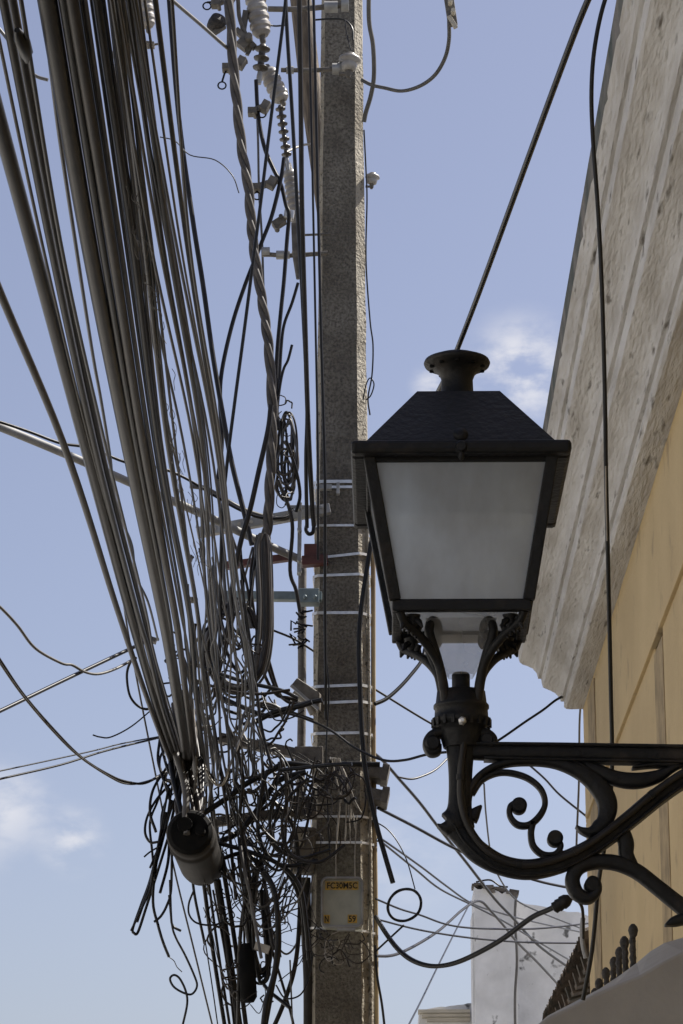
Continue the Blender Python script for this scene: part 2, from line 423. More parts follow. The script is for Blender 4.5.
def strap(py, tilt=0, h=3.0, m='band'):
    c = at(342, py, YP - .12); hz = h * pm(py, YP) / 2; b = MB(); pts = poct(c.z, .004); outer = poct(c.z, .010); n = 6; vs = []
    dz = tilt * pm(py, YP)
    for (x, y) in outer:
        zz = c.z + dz * (x / .12)
        vs += [(PX + x, YP + y, zz - hz), (PX + x, YP + y, zz + hz)]
    fs = [(2 * k, 2 * ((k + 1) % n), 2 * ((k + 1) % n) + 1, 2 * k + 1) for k in range(n)]
    b.add(vs, fs)
    ob = b.build('strap', m, up)
    so = ob.modifiers.new('thick', 'SOLIDIFY'); so.thickness = .006; so.offset = -1
for py, t, h in ((481.5, 0, 3.2), (487, 0, 2.6), (525.5, 0, 2.3), (555.5, 2.6, 2.6), (575, .8, 2.6), (613, 0, 2.8), (686, .9, 2.8), (702.5, 1.0, 2.8), (733.5, .4, 2.8), (765, 0, 2), (817, 0, 2.2), (843, 0, 2.4), (930, -1.5, 2.2)):
    strap(py, t, h)
# conduit pipes fixed to the pole: they move with it
b = MB(); b.tube(path3([(373, 500), (373.3, 620), (373.6, 760), (375.5, 900), (376.5, 1030), (378, 1200)], 14.02, 14.02, 3), .0125, 8); b.build('conduit', 'tan_pipe', up)
b = MB(); b.tube(path3([(367, 500), (368.5, 620), (369.5, 760), (370.5, 900), (371, 1060)], 13.93, 13.9, 3), .008, 8); b.build('conduit', 'pole_edge', up)
b = MB(); b.tube(path3([(302.5, 560), (302, 640), (302, 700), (301, 760), (300, 800)], 14.2, 14.15, 3), .022, 8); b.build('standpipe', 'galv_dark', up)
b = MB(); b.tube(path3([(305.5, 878), (306, 930), (308.5, 980), (308.5, 1080)], 13.9, 13.9, 3), .026, 10); b.build('standpipe', 'drum', up)
b = MB(); b.box(at(325, 487.5, 13.82), (.035, .02, .012)); b.box(at(338, 489, 13.82), (.008, .02, .03)); b.build('strap_buckle', 'galv', up)
# right hand channel ends of the two through crossarms
for py in (775.5, 798):
    c = at(378, py, 13.95); b = MB(); b.box(c, (.045, .09, .03), Matrix.Rotation(R(12), 3, 'Y')); b.box(c + Vector((.035, 0, .0)), (.018, .1, .042), Matrix.Rotation(R(12), 3, 'Y'))
    b.build('channel_end', 'galv_dark', up, bevel=.004)
b = MB(); b.tube([at(338, 763.5, 13.8), at(380, 764.5, 13.8)], .014, 8); b.build('bolt', 'iron', up)

# crossarms (bolted on, things fixed to the pole = parts)
def arm(name, p, q, w, d, m, Y0=13.8, Y1=13.8, holes=0, parent=up):
    a = at(p[0], p[1], Y0); c = at(q[0], q[1], Y1); b = MB(); h = w * pm(p[1], Y0)
    b.bar(a, c, d, h)
    o = b.build(name, m, parent, bevel=.003)
    if holes:
        for i in range(holes):
            hb = MB(); t = (i + .5) / holes; k = a.lerp(c, t); hb.lathe([(.009, 0), (.009, .004)], k + Vector((0, -d / 2 - .005, 0)), (0, 1, 0), 10)
            hb.build('bolt_hole', 'pale_wire', o)
    return o
arm('crossarm', (197, 533), (330, 509), 10, .05, 'galv', 13.75, 13.78, 11)
arm('crossarm', (225, 566), (292, 557), 7, .05, 'red', 13.95, 13.95)
b = MB(); c = at(312, 554, 13.9); b.box(c, (.04, .05, .042)); b.bar(at(302, 562, 13.86), at(328, 560, 13.86), .07, .05); b.build('red_bracket', 'red', up, bevel=.004)
arm('crossarm', (206, 596), (322, 597), 8.5, .06, 'teal', 13.78, 13.78)
b = MB(); b.box(at(309, 597.5, 13.76), (.052, .045, .038)); 
for dx in (-4, 6): b.lathe([(.011, 0), (.011, .012), (.006, .014)], at(309 + dx, 597, 13.70), (0, -1, 0), 8)
b.build('crossarm_bracket', 'teal', up, bevel=.004)
arm('crossarm', (219, 738), (322, 759), 9.5, .06, 'galv_dark', 13.7, 13.75)
b = MB(); b.box(at(309, 757, 13.72), (.07, .05, .045)); b.build('crossarm_bracket', 'galv_dark', up, bevel=.005)
arm('crossarm', (209, 823), (322, 808), 9.5, .05, 'galv_dark', 13.55, 13.7)
b = MB(); b.box(at(305, 808, 13.69), (.06, .05, .05)); b.box(at(291, 808, 13.66), (.008, .03, .075)); b.build('crossarm_bracket', 'galv_dark', up, bevel=.004)
# vertical galvanised plate with clamp
b = MB(); b.bar(at(300, 503, 13.7), at(299, 575, 13.7), .028, .02); b.bar(at(288, 507, 13.69), at(322, 507, 13.72), .02, .016)
for yy in (508, 530, 560, 571): b.lathe([(.012, -.02), (.012, .02)], at(299.5, yy, 13.66), (0, 1, 0), 8)
b.build('clamp_plate', 'galv', up, bevel=.002)
# steel street arm pipe reaching in from the left
wire([(-60, 404), (0, 427), (70, 456), (140, 487), (200, 513), (246, 535), (274, 548), (299, 559)], 9.0, 12.4, 13.72, 'long grey steel pipe slanting from the left edge to the pole', 'pipe_grey', 'steel_pipe', 'pipe', n=12)

# slanted grey hood (photo-cell / lamp cover) strapped to the pole
jb = empty('junction_box', at(305, 697, 13.75), 'slanted grey metal junction box clamped on the left of the pole', 'box')
A_ = [at(*p, 13.7) for p in ((291, 685), (297, 677.5), (319, 692), (318.5, 709))]; B_ = [p + Vector((.02, .16, .01)) for p in A_]
MB().add(A_ + B_, [(0, 1, 2, 3), (7, 6, 5, 4), (0, 4, 5, 1), (1, 5, 6, 2), (2, 6, 7, 3), (3, 7, 4, 0)]).build('case', 'galv_dark', jb, bevel=.006)
b = MB(); b.bar(at(291, 685.5, 13.67), at(318.5, 709.5, 13.67), .02, .014); b.build('lip', 'galv', jb)
b = MB(); b.tube([at(294, 692, 13.75), at(308, 704, 13.75), at(313, 714, 13.75)], .018, 8); b.build('gland', 'pale_wire', jb)
# grey equipment box low left of the pole
eb = empty('equipment_box', at(303, 858, 13.75), 'dull grey equipment box behind the tangle beside the pole above the identification plate', 'box')
b = MB(); b.box(at(304, 851, 13.85), (.055, .05, .115), Matrix.Rotation(R(4), 3, 'Y')); b.build('case', 'galv_dark', eb, bevel=.012)
b = MB(); b.box(at(291, 868, 13.75), (.01, .03, .045), Matrix.Rotation(R(-14), 3, 'Y')); b.box(at(300, 840, 13.78), (.02, .03, .03)); b.build('flap', 'cream', eb, bevel=.003)

# identification box with lettering
ib = empty('identification_plate', at(342, 902, 13.68), 'grey plate with yellow stickers FC30M5C and N 59 on the pole', 'plate')
def rrect(cx, cy, hw, hh, r, n=6):
    p = []
    for (sx, sy, a0) in ((1, 1, 0), (-1, 1, 90), (-1, -1, 180), (1, -1, 270)):
        for i in range(n + 1):
            a = R(a0 + 90 * i / n); p.append((cx + sx * (hw - r) + r * math.cos(a), cy + sy * (hh - r) + r * math.sin(a)))
    return p
YI = 13.70
c = at(342.2, 902, YI); s_ = pm(902, YI)
def plate(mb, pts, y0, y1):
    n = len(pts); vs = [(c.x + x, y0, c.z + z) for x, z in pts] + [(c.x + x, y1, c.z + z) for x, z in pts]
    mb.add(vs, [tuple(range(n)), tuple(range(n, 2 * n))[::-1]] + [(i, n + i, n + (i + 1) % n, (i + 1) % n) for i in range(n)])
b = MB(); plate(b, rrect(0, 0, 20.8 * s_, 25.0 * s_, 6 * s_), YI + .012, YI + .10); b.build('case', 'box', ib, bevel=.003)
outer = rrect(0, 0, 21.4 * s_, 25.6 * s_, 6.5 * s_); inner = rrect(0, 0, 18.8 * s_, 23 * s_, 5 * s_); n = len(outer)
vs = [(c.x + x, YI, c.z + z) for x, z in outer] + [(c.x + x, YI, c.z + z) for x, z in inner] + [(c.x + x, YI + .03, c.z + z) for x, z in outer] + [(c.x + x, YI + .03, c.z + z) for x, z in inner]
fs = []
for i in range(n):
    j = (i + 1) % n; fs += [(i, j, n + j, n + i), (2 * n + i, 2 * n + j, j, i), (n + i, n + j, 3 * n + j, 3 * n + i)]
MB().add(vs, fs, True).build('rim', 'galv', ib)
b = MB(); b.box((c.x + 4 * s_, YI + .02, c.z - 27 * s_), (9 * s_, .02, 1.3 * s_)); b.build('latch', 'galv', ib)
def text(txt, px, py, hpx, wpx, m, dz, parent):
    cu = bpy.data.curves.new('t', 'FONT'); cu.body = txt; cu.size = 1; cu.align_x = 'CENTER'; cu.align_y = 'CENTER'; cu.extrude = .01; cu.offset = .025
    to = bpy.data.objects.new('t', cu); COL.objects.link(to); bpy.context.view_layer.update()
    dg = bpy.context.evaluated_depsgraph_get(); me = bpy.data.meshes.new_from_object(to.evaluated_get(dg)); bpy.data.objects.remove(to)
    xs = [v.co.x for v in me.vertices]; ys = [v.co.y for v in me.vertices]
    W = max(xs) - min(xs); H = max(ys) - min(ys); cx = (max(xs) + min(xs)) / 2; cy = (max(ys) + min(ys)) / 2
    o0 = parent_world(parent); p = at(px, py, YI)
    for v in me.vertices:
        x = (v.co.x - cx) / W * wpx * s_; z = (v.co.y - cy) / H * hpx * s_
        v.co = Vector((p.x + x, YI + dz - v.co.z * .05, p.z + z)) - o0
    me.materials.clear(); me.materials.append(MATS[m]); me.name = 'lettering'
    o = bpy.data.objects.new('lettering', me); COL.objects.link(o); o.parent = parent; return o
for txt, px, py, h, w, sx0, sx1 in (('FC30M5C', 342.3, 885.3, 6.3, 30.5, 325, 358.5), ('N', 326.7, 918.8, 6.6, 3.8, 323.8, 329.8), ('59', 352.2, 918.6, 6.6, 7.2, 347.6, 357)):
    a = at(sx0, py - 4.2, YI); d = at(sx1, py + 4.2, YI)
    b = MB(); b.box(((a.x + d.x) / 2, YI + .0095, (a.z + d.z) / 2), (abs(d.x - a.x) / 2, .0025, abs(a.z - d.z) / 2))
    st = b.build('sticker', 'sticker', ib)
    text(txt, px, py, h, w, 'ink', .0055, st)

# ------------------------------------------------------------------ timber beam behind the wires
o = MB().tube(path3([(297, -40), (301, 0), (311, 90), (322, 170), (331, 235)], 14.5, 14.5, 8), [.062] * 33, 9).build('timber_beam', 'timber')
tag(o, 'weathered brown timber beam leaning just left of the pole top', 'beam')

# ------------------------------------------------------------------ insulators and fittings
def ribbed(name, p, q, rpx, nr, Y, label, m='porcelain', cap=True, group='pale ribbed insulators beside the pole top', rib=.14, cat='insulator'):
    a = at(*p, Y); c = at(*q, Y); ax = c - a; L = ax.length; r = rpx * pm(p[1], Y)
    e = empty(name, a, label, cat, group); pr = [(r * .5, 0), (r * .8, L * .02)]
    for i in range(nr):
        z0 = L * (.05 + .85 * i / nr); z1 = L * (.05 + .85 * (i + 1) / nr); d = z1 - z0
        pr += [(r * (1 - rib), z0), (r, z0 + d * .25), (r, z0 + d * .62), (r * (1 - rib), z0 + d * .8)]
    pr += [(r * .88, L * .93), (r * .6, L)]
    ob = MB().lathe(pr, a, ax, 24).build('body', m, e); ob.modifiers.new('split', 'EDGE_SPLIT').split_angle = R(25)
    if cap:
        MB().lathe([(r * .3, 0), (r * .3, L * .12), (r * .15, L * .16)], c, ax, 12).build('cap', 'galv_dark', e)
        MB().lathe([(r * .45, -L * .12), (r * .55, 0)], a, ax, 12).build('cap', 'galv_dark', e)
    return e
ribbed('insulator', (253, -14), (262, 36), 10.5, 5, 13.6, 'large white ribbed insulator at the photo\'s top edge left of the beam')
ribbed('insulator', (267, 70), (282, 101), 9.5, 4, 13.7, 'tilted white ribbed insulator under the large one, beside dark disc insulator')
ribbed('insulator', (289, 170), (297, 224), 6.8, 8, 13.7, 'slim pale ribbed insulator standing above the tapered grey clamp')
ribbed('insulator', (143, -12), (148, 27), 8.5, 4, 14.6, 'white insulator hanging at the top behind the left cable bundle')
# dark disc insulators
def discs(name, p, q, n, rpx, Y, label, m='porcelain_dark'):
    a = at(*p, Y); c = at(*q, Y); ax = c - a; L = ax.length; r = rpx * pm(p[1], Y); pr = [(r * .25, 0)]
    for i in range(n):
        z = L * (i + .5) / n; d = L / n; pr += [(r * .42, z - d * .4), (r * .5, z - d * .15), (r, z), (r * .95, z + d * .12), (r * .42, z + d * .2)]
    pr += [(r * .3, L)]
    e = empty(name, a, label, 'insulator', 'dark disc insulators beside the pole top')
    MB().lathe(pr, a, ax, 18).build('body', m, e)
    MB().lathe([(r * .3, 0), (r * .38, .03), (r * .3, .07)], c, ax, 10).build('ferrule', 'galv', e)
discs('disc_insulator', (263, 44), (260, 72), 3, 8, 13.55, 'short brown insulator with three discs between the white insulators')
discs('disc_insulator', (280, 105), (287, 158), 7, 5.2, 13.6, 'thin dark insulator with many small discs above the slim pale one')
# grey clamp and taper under third insulator
e = empty('cable_clamp', at(296, 240, 13.68), 'tapered grey metal clamp hanging below the slim pale insulator', 'clamp')
MB().bar(at(296, 224, 13.68), at(297, 252, 13.68), .05, .05).build('body', 'galv_dark', e, bevel=.004)
b = MB(); a = at(297, 252, 13.68); c = at(298, 279, 13.68); b.lathe([(.028, 0), (.01, (c - a).length)], a, c - a, 10); b.build('taper', 'galv_dark', e)
MB().box(at(289, 215, 13.6), (.026, .022, .024), Matrix.Rotation(.15, 3, 'Y')).build('connector', 'band', e, bevel=.004)
b = MB(); b.box(at(279, 223, 13.62), (.035, .03, .02), Matrix.Rotation(-.6, 3, 'Y')); b.lathe([(.014, -.03), (.014, .03)], at(277, 228, 13.6), (0, 1, 0), 8); b.lathe([(.012, -.03), (.012, .03)], at(281, 218, 13.6), (0, 1, 0), 8)
b.build('jaw', 'galv_dark', e, bevel=.003)
# horizontal bolts through the pole with ends
def rod(pts, w, Y, label, m='galv_dark', nuts=()):
    e = empty('threaded_rod', at(*pts[0], Y), label, 'rod', 'steel rods fixed through the pole')
    MB().tube(path3(pts, Y, Y, 3), w / 2 * pm(pts[0][1], Y), 8).build('shaft', m, e)
    for x, y, s in nuts: MB().lathe([(s * pm(y, Y), -.02), (s * pm(y, Y), .02)], at(x, y, Y), (1, 0, 0), 6).build('nut', 'galv', e)
rod([(268, 9), (300, 9), (345, 5)], 6, 13.72, 'topmost steel rod crossing to the pole at the photo\'s top edge', nuts=((328, 7, 6), (334, 7, 6), (345, 5, 7)))
rod([(281, 70), (320, 70), (352, 66)], 5, 13.7, 'steel rod crossing to the bell insulator on the pole', nuts=((336, 69, 6), (342, 68, 6), (290, 70, 4)))
rod([(262, 254), (290, 255.5), (328, 253)], 5, 13.72, 'steel rod holding the tapered grey clamp beside the pole', nuts=((266, 252, 5), (280, 255, 4.5), (286, 255, 4)))
rod([(305, 235), (330, 234)], 2.6, 13.8, 'short thin steel rod above the clamp rod left of the pole')
# ring ended fuse holders
def fuse(x, y, s, label, ring):
    e = empty('fuse_clip', at(x, y, 13.5), label, 'clip', 'ring ended metal clips near the twisted cable')
    b = MB(); b.bar(at(x - 10 * s, y + 3, 13.5), at(x + 14 * s, y - 6, 13.5), .035, .03); b.box(at(x - 6 * s, y + 2, 13.5), (.025, .03, .018)); b.box(at(x + 8 * s, y - 3, 13.48), (.02, .035, .028), Matrix.Rotation(.5, 3, 'Y'))
    b.lathe([(.011, -.04), (.011, .04)], at(x - 3, y + 4, 13.5), (0, 1, 0), 8); b.build('arm', 'galv_dark', e, bevel=.003)
    b = MB(); a = [(ring[0] + 4 * math.cos(t), ring[1] + 3.6 * math.sin(t)) for t in [i * math.pi / 8 for i in range(17)]]
    b.tube([at(p, q, 13.5) for p, q in a], .0045, 6); b.tube([at(ring[0], ring[1] - 3.6, 13.5), at((ring[0] + x - 6 * s) / 2, (ring[1] + y) / 2 - 2, 13.5), at(x - 5 * s, y + 2, 13.5)], .006, 6); b.build('ring', 'iron', e)
fuse(233, 66, 1.0, 'metal clip with a ring left of the twisted cable, lower of the two', (222, 85.5))
fuse(222, 2, 1.0, 'metal clip with a ring at the top edge beside the twisted cable', (207, 6))
fuse(258, 110, .9, 'metal clip under the tilted white insulator', (262, 114))
fuse(263, 186, 1.1, 'metal clip arm left of the slim pale insulator', (257, 196))
e = empty('lamp_socket', at(216, 23, 13.5), 'round black fitting beside the twisted cable near the top', 'fitting')
MB().lathe([(.02, -.045), (.042, -.04), (.047, -.01), (.045, .03), (.025, .045)], at(217, 23, 13.5), (.4, -.7, .3), 16).build('body', 'iron_rough', e)
b = MB(); b.bar(at(213, 34, 13.5), at(225, 26, 13.5), .03, .02); b.build('bracket', 'galv_dark', e)
b = MB(); b.tube(path3([(238, 0), (240, 20), (250, 45), (247, 55)], 13.55, 13.55), .012, 6); b.bar(at(236, 30, 13.55), at(255, 48, 13.55), .04, .03); b.bar(at(246, 12, 13.6), at(243, 30, 13.6), .05, .03)
b.box(at(243, 45, 13.55), (.03, .03, .02), Matrix.Rotation(.7, 3, 'Y')); b.lathe([(.02, -.03), (.02, .03)], at(249, 38, 13.5), (0, 1, 0), 8)
tag(b.build('mounting_bracket', 'galv_dark', bevel=.002), 'dark steel mounting bracket holding the large white insulator', 'bracket')
# more small hardware
for (x, y, w_, h_, a, lab) in ((150, 45, 10, 4, .1, 'small steel clamp behind the left bundle under the hanging insulator'), (113, 55, 8, 4, 0, 'small steel clamp between the thick cables at the top left'), (190, 558, 5, 5, .3, 'small dark clamp at the left end of the red arm'), (193, 600, 6, 4, 0, 'small dark clamp at the left end of the teal arm'), (152, 640, 9, 5, .3, 'dark clamp where the side wires meet the left bundle')):
    b = MB(); b.box(at(x, y, 13.7), (w_ * .0024, .03, h_ * .0024), Matrix.Rotation(a, 3, 'Y')); b.lathe([(.009, -.035), (.009, .035)], at(x - 2, y, 13.68), (0, 1, 0), 6); b.tube([at(x - w_ * .8, y + 1, 13.7), at(x + w_ * .8, y - 1, 13.7)], .007, 6)
    tag(b.build('clamp', 'galv_dark', bevel=.002), lab, 'clamp')
# pin insulators at pole
def pin(x, y, s, Y, label, side=0):
    e = empty('pin_insulator', at(x, y, Y), label, 'insulator', 'bell shaped insulators on the pole')
    k = pm(y, Y) * s; p = at(x, y, Y)
    MB().lathe([(3 * k, 12 * k), (4.5 * k, 11 * k), (4.5 * k, 9.5 * k), (8.5 * k, 8 * k), (9 * k, 5.5 * k), (5 * k, 4 * k), (6.5 * k, 2.5 * k), (5.5 * k, -2 * k), (3.5 * k, -3 * k)][::-1], p, (.1, 0, 1), 22).build('bell', 'porcelain', e)
    MB().lathe([(1.6 * k, -9 * k), (2.6 * k, -7 * k), (2.6 * k, -3 * k)], p, (.1, 0, 1), 10).build('pin', 'galv_dark', e)
    MB().tube([p + Vector((-8 * k, .0, -6 * k)), p + Vector((0, 0, -6 * k))], 1.5 * k, 6).build('arm', 'galv_dark', e)
pin(372, 182, .82, 13.95, 'bell insulator on the right side of the pole near the top')
pin(349, 67, 1.25, 13.66, 'bell insulator on the pole front above the concrete shaft')
# thin upright post with clamps at the left of pole, wires wound
b = MB()
for k in range(16):
    a = at(300 + math.sin(k) * 4, 612 + k * 2.4, 13.75); b.tube([a, a + Vector((.03 * math.cos(k * 2), -.02, .02 * math.sin(k * 3))), a + Vector((.05 * math.sin(k * 2), .02, .03 * math.sin(k)))], .005, 5)
tag(b.build('wire_knot', 'rubber'), 'small knot of wire ends around the standpipe under the teal bracket', 'wire knot')
# street lamp tail at the top right
e = empty('line_clamp', at(451, 6, 13.3), 'grey metal line clamp at the top edge right of the pole', 'clamp')
MB().bar(at(447, -14, 13.3), at(453, 26, 13.3), .035, .05).build('body', 'galv_dark', e, bevel=.006)
b = MB(); b.bar(at(449, 16, 13.28), at(456, 28, 13.28), .02, .022); b.lathe([(.012, -.05), (.012, .05)], at(450, 4, 13.28), (0, 1, 0), 8); b.lathe([(.012, -.05), (.012, .05)], at(453, 14, 13.28), (0, 1, 0), 8); b.build('jaw', 'cream', e, bevel=.003)

# ------------------------------------------------------------------ drum shaped splice closure (lies along the street)
dr = empty('splice_drum', at(190, 833, 12.5), 'dark drum shaped splice closure hanging under the cable bundle', 'drum')
a = at(190, 833, 12.5); c2 = at(205, 872.5, 13.5)
ax = c2 - a; L_ = ax.length
r = 24 * pm(833, 12.5)
b = MB(); b.lathe([(r * .95, -.002), (r, .01), (r, .06), (r * .985, .065), (r * .985, .12), (r * 1.03, .125), (r * 1.03, .20), (r * .985, .205), (r * .97, L_ * .74), (r * .93, L_ * .8), (r * .6, L_ * 1.0), (.02, L_ * 1.1)], a, ax, 40); b.build('body', 'drum', dr)
b = MB(); b.lathe([(r * .8, -.03), (r * .93, -.012)], a, ax, 36); b.lathe([(r * .3, -.06), (r * .34, -.03)], a + Vector((-.02, 0, .03)), ax, 16); b.lathe([(r * .2, -.08), (r * .22, -.03)], a + Vector((.05, 0, .0)), ax, 16); b.build('end_cap', 'drum_end', dr)
b = MB(); b.tube([a + Vector((0, .1, .12)), a + Vector((.02, .1, .3)), a + Vector((.01, .1, .45))], .006, 6); b.tube([a + Vector((0, .7, .12)), a + Vector((.02, .7, .3))], .006, 6); b.build('hanger', 'galv_dark', dr)
# second closure lower right of it
e = empty('splice_closure', at(247, 975, 13.2), 'small dark splice closure hanging low between drum and pole', 'closure')
a = at(246, 950, 13.2); c2 = at(249, 1003, 13.2); r2 = 8.5 * pm(970, 13.2)
MB().lathe([(r2 * .7, 0), (r2 * .95, .01), (r2, .1), (r2 * 1.06, .105), (r2 * 1.06, .13), (r2, .135), (r2, .22), (r2 * .6, .245)], a, c2 - a, 20).build('body', 'drum_end', e)
MB().lathe([(r2 * .5, -.03), (r2 * .7, 0)], a, c2 - a, 14).build('cap', 'drum_end', e)

# ------------------------------------------------------------------ overhead bundle on the left
KY = [0, 240, 440, 600, 700, 785]
def Yb(y, off=0): return 1 / (1 / 4.8 + (1 / 13.4 - 1 / 4.8) * (y / 780)) + off
bund = [
 ([-104, -20, 62, 115, 147, 180], 11, 'rubber_brown'), ([-33, 32, 84, 126, 155, 182], 18, 'rubber'),
 ([-8, 41, 89, 131, 158, 184], 4, 'rubber_grey'), ([3, 49, 93, 134, 161, 186], 10, 'rubber'), ([13, 57, 99, 139, 165, 189], 9, 'rubber_brown'),
 ([20, 61, 104, 143, 168, 190], 5, 'rubber_black'),
 ([47, 89, 127, 160, 177, 191], 21, 'rubber'), ([62, 101, 135, 166, 181, 194], 10, 'rubber_black'), ([73, 111, 142, 173, 187, 197], 13, 'rubber_brown'),
 ([81, 117, 147, 176, 190, 200], 4, 'rubber_black'), ([86, 121, 150, 179, 192, 202], 5, 'rubber_grey'), ([91, 125, 153, 182, 194, 205], 5, 'rubber'),
 ([98, 131, 157, 187, 197, 208], 9, 'rubber'), ([103, 135, 160, 188, 199, 206], 4, 'rubber_brown'),
 ([110, 140, 161, 190, 200, 211], 5, 'rubber_grey'), ([115, 144, 166, 193, 204, 214], 6, 'rubber'), ([122, 148, 169, 197, 208, 219], 5, 'rubber_black'),
 ([119, 152, 176, 200, 211, 223], 4, 'rubber_brown'), ([128, 163, 196, 206, 216, 228], 6, 'rubber'), ([134, 168, 202, 212, 222, 234], 7, 'rubber_black'),
 ([126, 172, 206, 219, 221, 225], 3, 'rubber_black'), ([139, 172, 208, 226, 236, 240], 3, 'rubber_brown'),
 ([156, 187, 220, 236, 246, 256], 6, 'rubber'), ([171, 190, 223, 240, 253, 262], 4, 'rubber_black'),
 ([118, 159, 199, 221, 233, 241], 4, 'rubber_brown'), ([124, 166, 207, 228, 243, 254], 4, 'rubber'), ([131, 176, 217, 238, 250, 262], 4, 'rubber_black'),
 ([101, 139, 182, 200, 209, 218], 4, 'rubber_black'), ([112, 151, 192, 209, 217, 230], 4, 'rubber'), ([144, 180, 213, 231, 238, 240], 3, 'rubber_grey'),
 ([108, 136, 172, 203, 214, 217], 3, 'rubber_grey'), ([94, 128, 155, 184, 199, 212], 3, 'rubber_black'),
]
TH_ = {'rubber': 'dark brown', 'rubber_black': 'black', 'rubber_brown': 'sun-faded brown', 'rubber_grey': 'greyish', 'twist': 'grey'}
order = sorted(range(len(bund)), key=lambda i: bund[i][0][1])
ordw = ['first', 'second', 'third', 'fourth', 'fifth', 'sixth', 'seventh', 'eighth', 'ninth', 'tenth', 'eleventh', 'twelfth', 'thirteenth', 'fourteenth', 'fifteenth', 'sixteenth', 'seventeenth', 'eighteenth', 'nineteenth', 'twentieth', 'twenty-first', 'twenty-second', 'twenty-third', 'twenty-fourth', 'twenty-fifth', 'twenty-sixth', 'twenty-seventh', 'twenty-eighth', 'twenty-ninth', 'thirtieth', 'thirty-first', 'thirty-second']
for rank, i in enumerate(order):
    xs, w, m = bund[i]
    pts = [(xs[0] - (xs[1] - xs[0]) * .32, -78)] + list(zip(xs, KY))
    a_ = 6.5 if xs[3] > 198 else (2.5 if w < 8 else .8)
    p2 = []
    for k, (x, y) in enumerate(pts):
        j = 0 if k == 0 else random.uniform(-1.2, 1.2) if y < 400 else random.uniform(-a_, a_) * (.4 if y < 500 else 1)
        p2.append((x + j, y + (random.uniform(-20, 20) if a_ > 3 and y > 500 and k < len(pts) - 1 else 0)))
        if y > 500 and k < len(pts) - 1: p2.append(((x + pts[k + 1][0]) / 2 + random.uniform(-a_, a_), (y + pts[k + 1][1]) / 2))
    pts = p2
    c = cr(pts, 8); off = random.uniform(-.12, .12)
    P = [at(x, y, Yb(y, off)) for x, y in c]
    r = w / 2 * pm(0, 4.8)
    o = MB().tube(P, r, 12 if w > 8 else 8).build('overhead_cable', m)
    size = 'very thick' if w > 18 else 'thick' if w >= 9 else 'medium' if w >= 5 else 'thin'
    tag(o, f'{size} {TH_[m]} cable, {ordw[rank]} from the left across the overhead bundle', 'cable', 'overhead cables running in the left bundle')
# cable ties and bump
b = MB(); P = [at(x, y, Yb(y) - .05) for x, y in ((17, 30), (22, 40), (26, 52), (27, 62))]; b.tube(P, [.006, .016, .014, .004], 8)
tag(b.build('cable_splice', 'rubber_black'), 'short black taped splice on the cables at the upper left edge', 'splice')

# ------------------------------------------------------------------ traced single wires
W = wire
W([(50, 62), (60, 140), (75, 240), (92, 350), (101, 400), (110, 456), (114, 494), (124, 525), (132, 546), (136, 576), (148, 602), (158, 640)], 5, 6.0, 13, 'thin black wire bowing away to the right of the left cables', 'rubber_black')
W([(-10, 18), (8, 40), (26, 66), (36, 76), (48, 80)], 3.5, 11, 11, 'short grey cable tail curving between thick cables top left', 'rubber_grey')
W([(150, -20), (172, 0), (200, 24), (218, 40), (233, 53)], 4, 12, 13.35, 'grey cable slanting down from the top edge to the twisted cable', 'rubber_grey')
W([(160, 137), (175, 141), (190, 155), (215, 160), (232, 175), (239, 193)], 1.2, 12, 12, 'hair-thin loose wire curling against the sky right of bundle', 'rubber_black')
W([(-40, 410), (0, 422), (30, 432), (60, 443), (90, 448), (125, 462), (160, 468), (185, 478), (215, 496), (240, 510), (262, 518), (285, 517), (293, 509)], 3.2, 12.3, 13.6, 'thin black wire following above the slanting steel pipe', 'rubber_black')
W([(190, 486), (204, 488), (216, 494), (240, 508), (262, 516), (282, 519), (292, 515)], 5, 13.5, 13.65, 'grey cable curving beside the pipe under the coils', 'rubber_grey')
# left side
W([(-20, 590), (0, 607), (17, 625), (35, 648), (61, 663), (72, 665), (85, 672), (98, 674), (115, 669), (136, 658)], 3.2, 11.5, 13, 'wavy grey wire entering at the left edge above the straight one', 'rubber_grey')
W([(-40, 729), (0, 711), (60, 682), (132, 648), (150, 640)], 4.3, 11.5, 13.2, 'straight dark wire rising from the left edge to the bundle', 'rubber_black')
W([(-25, 622), (0, 660), (23, 694), (53, 729), (82, 758), (111, 776), (128, 782), (145, 783), (166, 772)], 3.2, 11, 13, 'long sagging wire crossing the left sky, upper strand of pair', 'rubber')
W([(-25, 624), (0, 663), (24, 697), (54, 732), (80, 757), (112, 778), (128, 784), (145, 782), (167, 774)], 2.4, 11, 13, 'long sagging wire crossing the left sky, lower strand of pair', 'rubber_grey')
W([(-40, 779), (0, 771), (88, 752), (120, 744), (162, 736)], 1.6, 11.5, 13.2, 'thin straight wire from the left edge, upper of the parallel two', 'rubber_black')
W([(-40, 789), (0, 779), (60, 765), (105, 751), (162, 737)], 2.4, 11.5, 13.2, 'straight wire from the left edge, lower of the parallel two', 'rubber_black')
W([(93, 735), (100, 737), (111, 737), (132, 726), (157, 705)], 1.6, 12.9, 13.2, 'short loose wire end pointing left below the hanging loop', 'rubber_black')
W([(134, 655), (128, 668), (127, 680), (130, 696), (138, 706), (148, 709), (157, 702)], 2.8, 13, 13.2, 'small black loop hanging left of the bundle', 'rubber_black')
W([(122, 590), (128, 632), (142, 706), (158, 787), (174, 868), (193, 946), (216, 1040)], 2.0, 13, 14, 'long thin straight grey wire running down past the drum', 'rubber_grey')
